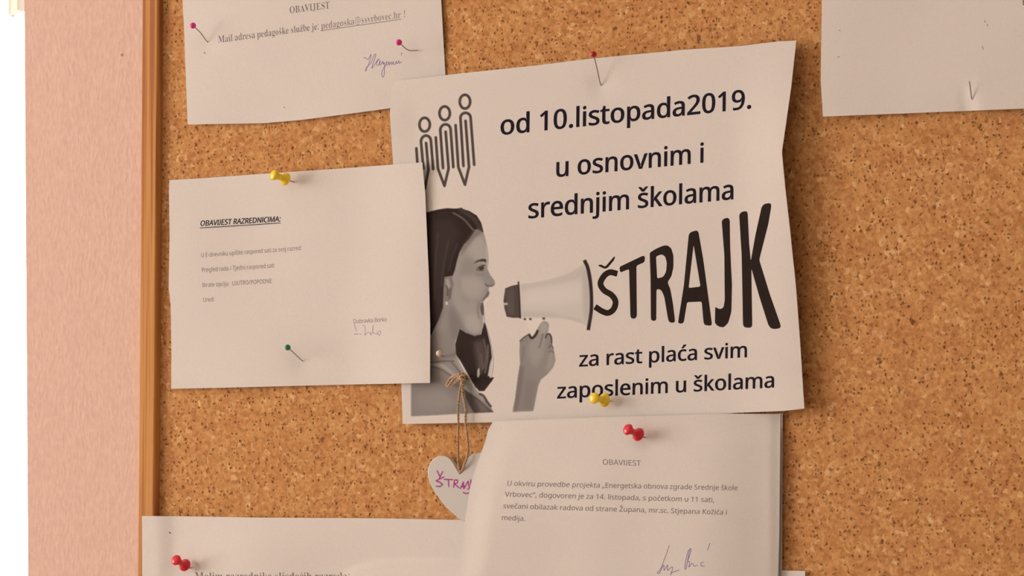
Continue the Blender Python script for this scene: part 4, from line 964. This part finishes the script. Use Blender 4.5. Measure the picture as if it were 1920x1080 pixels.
for q in ([(1573.8, 56.4), (1575, 57.8)], [(1571, 106.6), (1574, 107)], [(1851, 45.5), (1852, 48.5)], [(1846.5, 38.5), (1847, 41.5)], [(1842, 87), (1843.5, 93)]): stroke('fleck', [q], 1.5, h_tr, M_ink_light, tr, False)

# ------------------------------------------------------------ pins
def lathe(name, prof, a, b, m, parent, n=28):
    """surface of revolution along the axis a->b; prof = [(distance from a, radius)] in metres"""
    ax = (b - a).normalized()
    u = ax.orthogonal().normalized(); w_ = ax.cross(u)
    V, F = [], []
    for d, r in prof:
        for i in range(n):
            t = math.tau * i / n
            V.append(a + ax * d + (u * math.cos(t) + w_ * math.sin(t)) * max(r, 1e-5))
    for j in range(len(prof) - 1):
        for i in range(n):
            k = (i + 1) % n
            F.append((j * n + i, j * n + k, (j + 1) * n + k, (j + 1) * n + i))
    F.append(tuple(range(n))[::-1]); F.append(tuple((len(prof) - 1) * n + i for i in range(n)))
    return obj(name, V, F, m, parent, True)

def tube(name, pts, r, m, parent, n=8):
    pts = [Vector(p) for p in pts]
    V, F = [], []
    up = Vector((0.3, 0.2, 0.93)).normalized()
    for i, p in enumerate(pts):
        d = (pts[min(i + 1, len(pts) - 1)] - pts[max(i - 1, 0)]).normalized()
        u = d.cross(up)
        u = u.normalized() if u.length > 0.05 else d.orthogonal().normalized()
        w_ = d.cross(u)
        rr = r[i] if isinstance(r, (list, tuple)) else r
        for k in range(n):
            t = math.tau * k / n
            V.append(p + (u * math.cos(t) + w_ * math.sin(t)) * rr)
    for j in range(len(pts) - 1):
        for k in range(n):
            q = (k + 1) % n
            F.append((j * n + k, j * n + q, (j + 1) * n + q, (j + 1) * n + k))
    F.append(tuple(range(n))[::-1]); F.append(tuple((len(pts) - 1) * n + k for k in range(n)))
    return obj(name, V, F, m, parent, True)

def ball_pin(label, hp, tp, hf, out, m, r=0.0019, bow=0.0, group=None, name='ball_pin'):
    base = P(tp[0], tp[1], hf(*tp))
    head = P(hp[0], hp[1], hf(*tp) + out)
    root = empty(name, base, label, 'pin', group)
    d = (head - base).normalized()
    inn = base - Vector((d.x * 0.002, -0.006, d.z * 0.002))     # sunk into the cork
    mid = (base + head) / 2 + Vector((0, 0, -bow))
    path = catmull([tuple(inn), tuple(base), tuple(mid), tuple(head)], 6)
    tube('needle', path, 0.00034, M_steel, root)
    if r:
        prof = [(r - r * math.cos(a), r * math.sin(a)) for a in [math.pi * i / 14 for i in range(15)]]
        lathe('pin_head', prof, head - d * r, head + d * r, m, root)
    return root
ball_pin('pink ball pin at the left margin of the mail address notice', (362, 48), (389.5, 79), h_tl, 12, M_pink, bow=-0.0008)
ball_pin('pink ball pin above the signature on the mail address notice', (748, 79.5), (783, 94.5), h_tl, 15, M_pink, bow=0.0022)
ball_pin('dark red ball pin at the top edge of the strike poster', (1113, 102), (1127, 160), h_po, 12, M_darkred, 0.0018)
ball_pin('green ball pin at the bottom of the small left notice', (539.5, 651.5), (568, 677), h_ln, 13, M_green, 0.0018)
ball_pin('pearl white ball pin on the printed neck of the poster woman', (823.5, 662.5), (830, 668), h_po, 6, M_pearl, 0.0019)
bare = ball_pin('bare bent metal pin near the bottom edge of the top right sheet', (1817.5, 152.5), (1822.5, 186), h_tr, 5, None, 0, name='metal_pin')

def push_pin(label, hp, tp, hf, out, m, s=1.0):
    """hp = pixel of the centre of the cap, tp = pixel where the needle meets the paper"""
    base = P(tp[0], tp[1], hf(*tp))
    head = P(hp[0], hp[1], hf(*tp) + out)
    root = empty('push_pin', base, label, 'pin')
    ax = (head - base).normalized()
    Lg = (head - base).length
    inn = base - ax * 0.004
    tube('needle', [inn, base, base + ax * (Lg * 0.5)], 0.00045, M_steel, root)
    # profile measured back from the cap centre
    H = 0.0118 * s
    g = Lg + 0.0012 - H
    prof = [(0.0, 0.0), (0.0, 0.0028), (0.0003, 0.0036), (0.0009, 0.00395), (0.0019, 0.0038), (0.0028, 0.0028), (0.0036, 0.0021), (0.0050, 0.00185), (0.0072, 0.00195),
            (0.0086, 0.0024), (0.0094, 0.0030), (0.0102, 0.0033), (0.0110, 0.0031), (0.0115, 0.0024), (0.0118, 0.0010), (0.0118, 0.0)]
    lathe('pin_head', [(g + d * s, r * s) for d, r in prof], base, head, m, root)
    return root
push_pin('yellow push pin at the top edge of the small left notice', (513, 328), (551.5, 341.5), h_ln, 15.5, M_yellow)
push_pin('yellow push pin on the bottom text line of the strike poster', (1113.5, 746.5), (1144, 752), h_po, 14.5, M_yellow)
push_pin('red push pin at the top of the bottom centre notice', (1177, 805), (1209, 820.5), h_no, 14.5, M_red)
push_pin('red push pin on the bottom left notice, beside its first text line', (330, 1050), (356, 1065), h_bl, 14.0, M_red)

# ------------------------------------------------------------ wooden heart on a twine loop
def twine_mat():
    m = mat('jute_twine', (0.52, 0.33, 0.17), 0.9, 0.1)
    b = m.node_tree.nodes['Principled BSDF']
    n = N(m, 'ShaderNodeTexNoise', Scale=1400.0, Detail=3.0)
    L(m, coords(m), n.inputs['Vector'])
    r = ramp(m, [(0.3, (0.44, 0.29, 0.17)), (0.7, (0.74, 0.56, 0.39))])
    L(m, n.outputs['Fac'], r.inputs['Fac']); L(m, r.outputs['Color'], b.inputs['Base Color'])
    return m
M_twine = twine_mat()
M_heart = mat('painted_wood', (0.62, 0.62, 0.60), 0.85, 0.08)
hh = 5.2                                            # front face of the heart, mm off the cork
root = empty('heart_tag', P(868, 705, 5), 'grey wooden heart with magenta lettering hanging on twine below the poster', 'heart tag')
ol = [(863, 890), (858, 884), (850, 870), (841, 858.5), (829, 854.5), (816, 858), (806, 869), (802, 884), (805, 902), (815, 922), (835, 949), (857, 969), (869, 978),
      (880, 971), (900, 950), (922, 922), (934, 900), (938, 882), (932, 864), (918, 853), (902, 849), (886, 852), (874, 862), (867, 876)]
oc = catmull(ol, 4, True)
oc = oc
# keep the notch and the tip sharp by using the outline as traced
nh = len(oc)
V = [P(x, y, hh) for x, y in oc]
Vi = []
cx, cy = 868, 905
fr = [P(cx + (x - cx) * 0.975, cy + (y - cy) * 0.975, hh + 0.35) for x, y in oc]
bk = [p + Vector((0, 0.003, 0)) for p in V]
F = []
for i in range(nh):
    k = (i + 1) % nh
    F += [(i, nh + i, nh + k, k), (i, k, 2 * nh + k, 2 * nh + i)]
v2, f2 = fill([[(x, -y) for x, y in oc]])
vv = V + fr + bk
def near(p, base):
    return base + min(range(nh), key=lambda i: (oc[i][0] - p[0]) ** 2 + (-oc[i][1] - p[1]) ** 2)
for f in f2:
    a = [near(v2[i], nh) for i in f]
    b = [near(v2[i], 2 * nh) for i in f]
    if len(set(a)) == len(a):
        F.append(tuple(a)); F.append(tuple(reversed(b)))
ho = obj('heart', vv, F, M_heart, root)
bm = bmesh.new(); bm.from_mesh(ho.data); bmesh.ops.recalc_face_normals(bm, faces=bm.faces[:]); bm.to_mesh(ho.data); bm.free()
h7 = T(760, 780, 3.6)
hfh = lambda x, y: hh + 0.35
mk = [[(215, 370), (235, 412)], [(252, 375), (228, 425)], [(260, 412), (225, 428), (208, 438), (235, 448), (252, 462), (235, 476), (210, 474)],
      [(262, 428), (320, 430)], [(290, 432), (294, 476)], [(326, 482), (332, 432), (352, 432), (352, 452), (332, 458), (362, 484)],
      [(372, 490), (392, 446), (394, 490)], [(376, 476), (400, 474)], [(396, 490), (424, 440), (432, 488), (420, 495)], [(442, 430), (440, 490)], [(440, 460), (462, 428)], [(440, 462), (462, 492)], [(392, 516), (410, 524), (434, 518)]]
HL = Art(812, 874, 896, 930, 3)
for q in mk: HL.pen(h7(q), 60, 2.3)
o = HL.build('marker_lettering', hfh, M_photo, root, 0.03, ((0.62, 0.62, 0.60), (0.36, 0.010, 0.26)))
o['label'] = 'magenta handwritten capital letters'
# the twine: two plies twisted around each other
def ply(path, r=0.00046, tw=0.0040):
    pts = [Vector(p) for p in catmull([tuple(q) for q in path], 14)]
    res = []
    for s in (0, math.pi):
        L_ = 0.0; out = []
        for i, p in enumerate(pts):
            if i: L_ += (p - pts[i - 1]).length
            d = (pts[min(i + 1, len(pts) - 1)] - pts[max(i - 1, 0)]).normalized()
            u = d.cross(Vector((0.2, 1, 0.1))).normalized(); w_ = d.cross(u)
            t = L_ / tw * math.tau + s
            out.append(p + (u * math.cos(t) + w_ * math.sin(t)) * r * 0.8)
        res.append(out)
    return res
def twine(name, px):
    path = [P(x, y, h) for x, y, h in px]
    parts = ply(path)
    V, F = [], []
    for p in parts:
        o = tube(name, p, 0.00048, M_twine, None, 6)
        b = len(V)
        V += [v.co.copy() for v in o.data.vertices]; F += [tuple(i + b for i in q.vertices) for q in o.data.polygons]
        me = o.data
        bpy.data.objects.remove(o); bpy.data.meshes.remove(me)
    return obj(name, V, F, M_twine, root, True)
twine('twine', [(863, 888, 5.0), (859.5, 870, 7.5), (859, 830, 8.0), (859.5, 790, 7.5), (859, 762, 7.6), (862, 735, 7.8), (866, 715, 8.2), (868, 703, 8.6)])
twine('twine', [(863, 888, 5.0), (871, 870, 7.5), (877, 852, 8.0), (877.5, 830, 8.0), (873, 795, 7.6), (873, 768, 7.5), (868, 740, 7.8), (867.5, 715, 8.4), (868, 703, 8.8)])
tk = twine('knot', [(868, 702, 8.0), (861, 702, 10.2), (866, 712, 10.6), (857, 706, 9.2), (848, 714, 9.6), (840, 724, 9.2), (838, 720, 8.4), (846, 708, 8.6), (858, 703, 8.8), (864, 709, 8.4), (856, 716, 8.6), (846, 725, 8.4)])
twine('knot', [(874, 706, 7.4), (868, 700, 8.4), (862, 705, 9.6), (869, 711, 10.0), (874, 707, 8.6), (866, 704, 10.6), (860, 711, 9.6)])
ball_pin('olive ball pin half hidden by the twine knot of the heart tag', (873.5, 708), (881, 712), h_po, 4.2, M_olive, 0.0013)
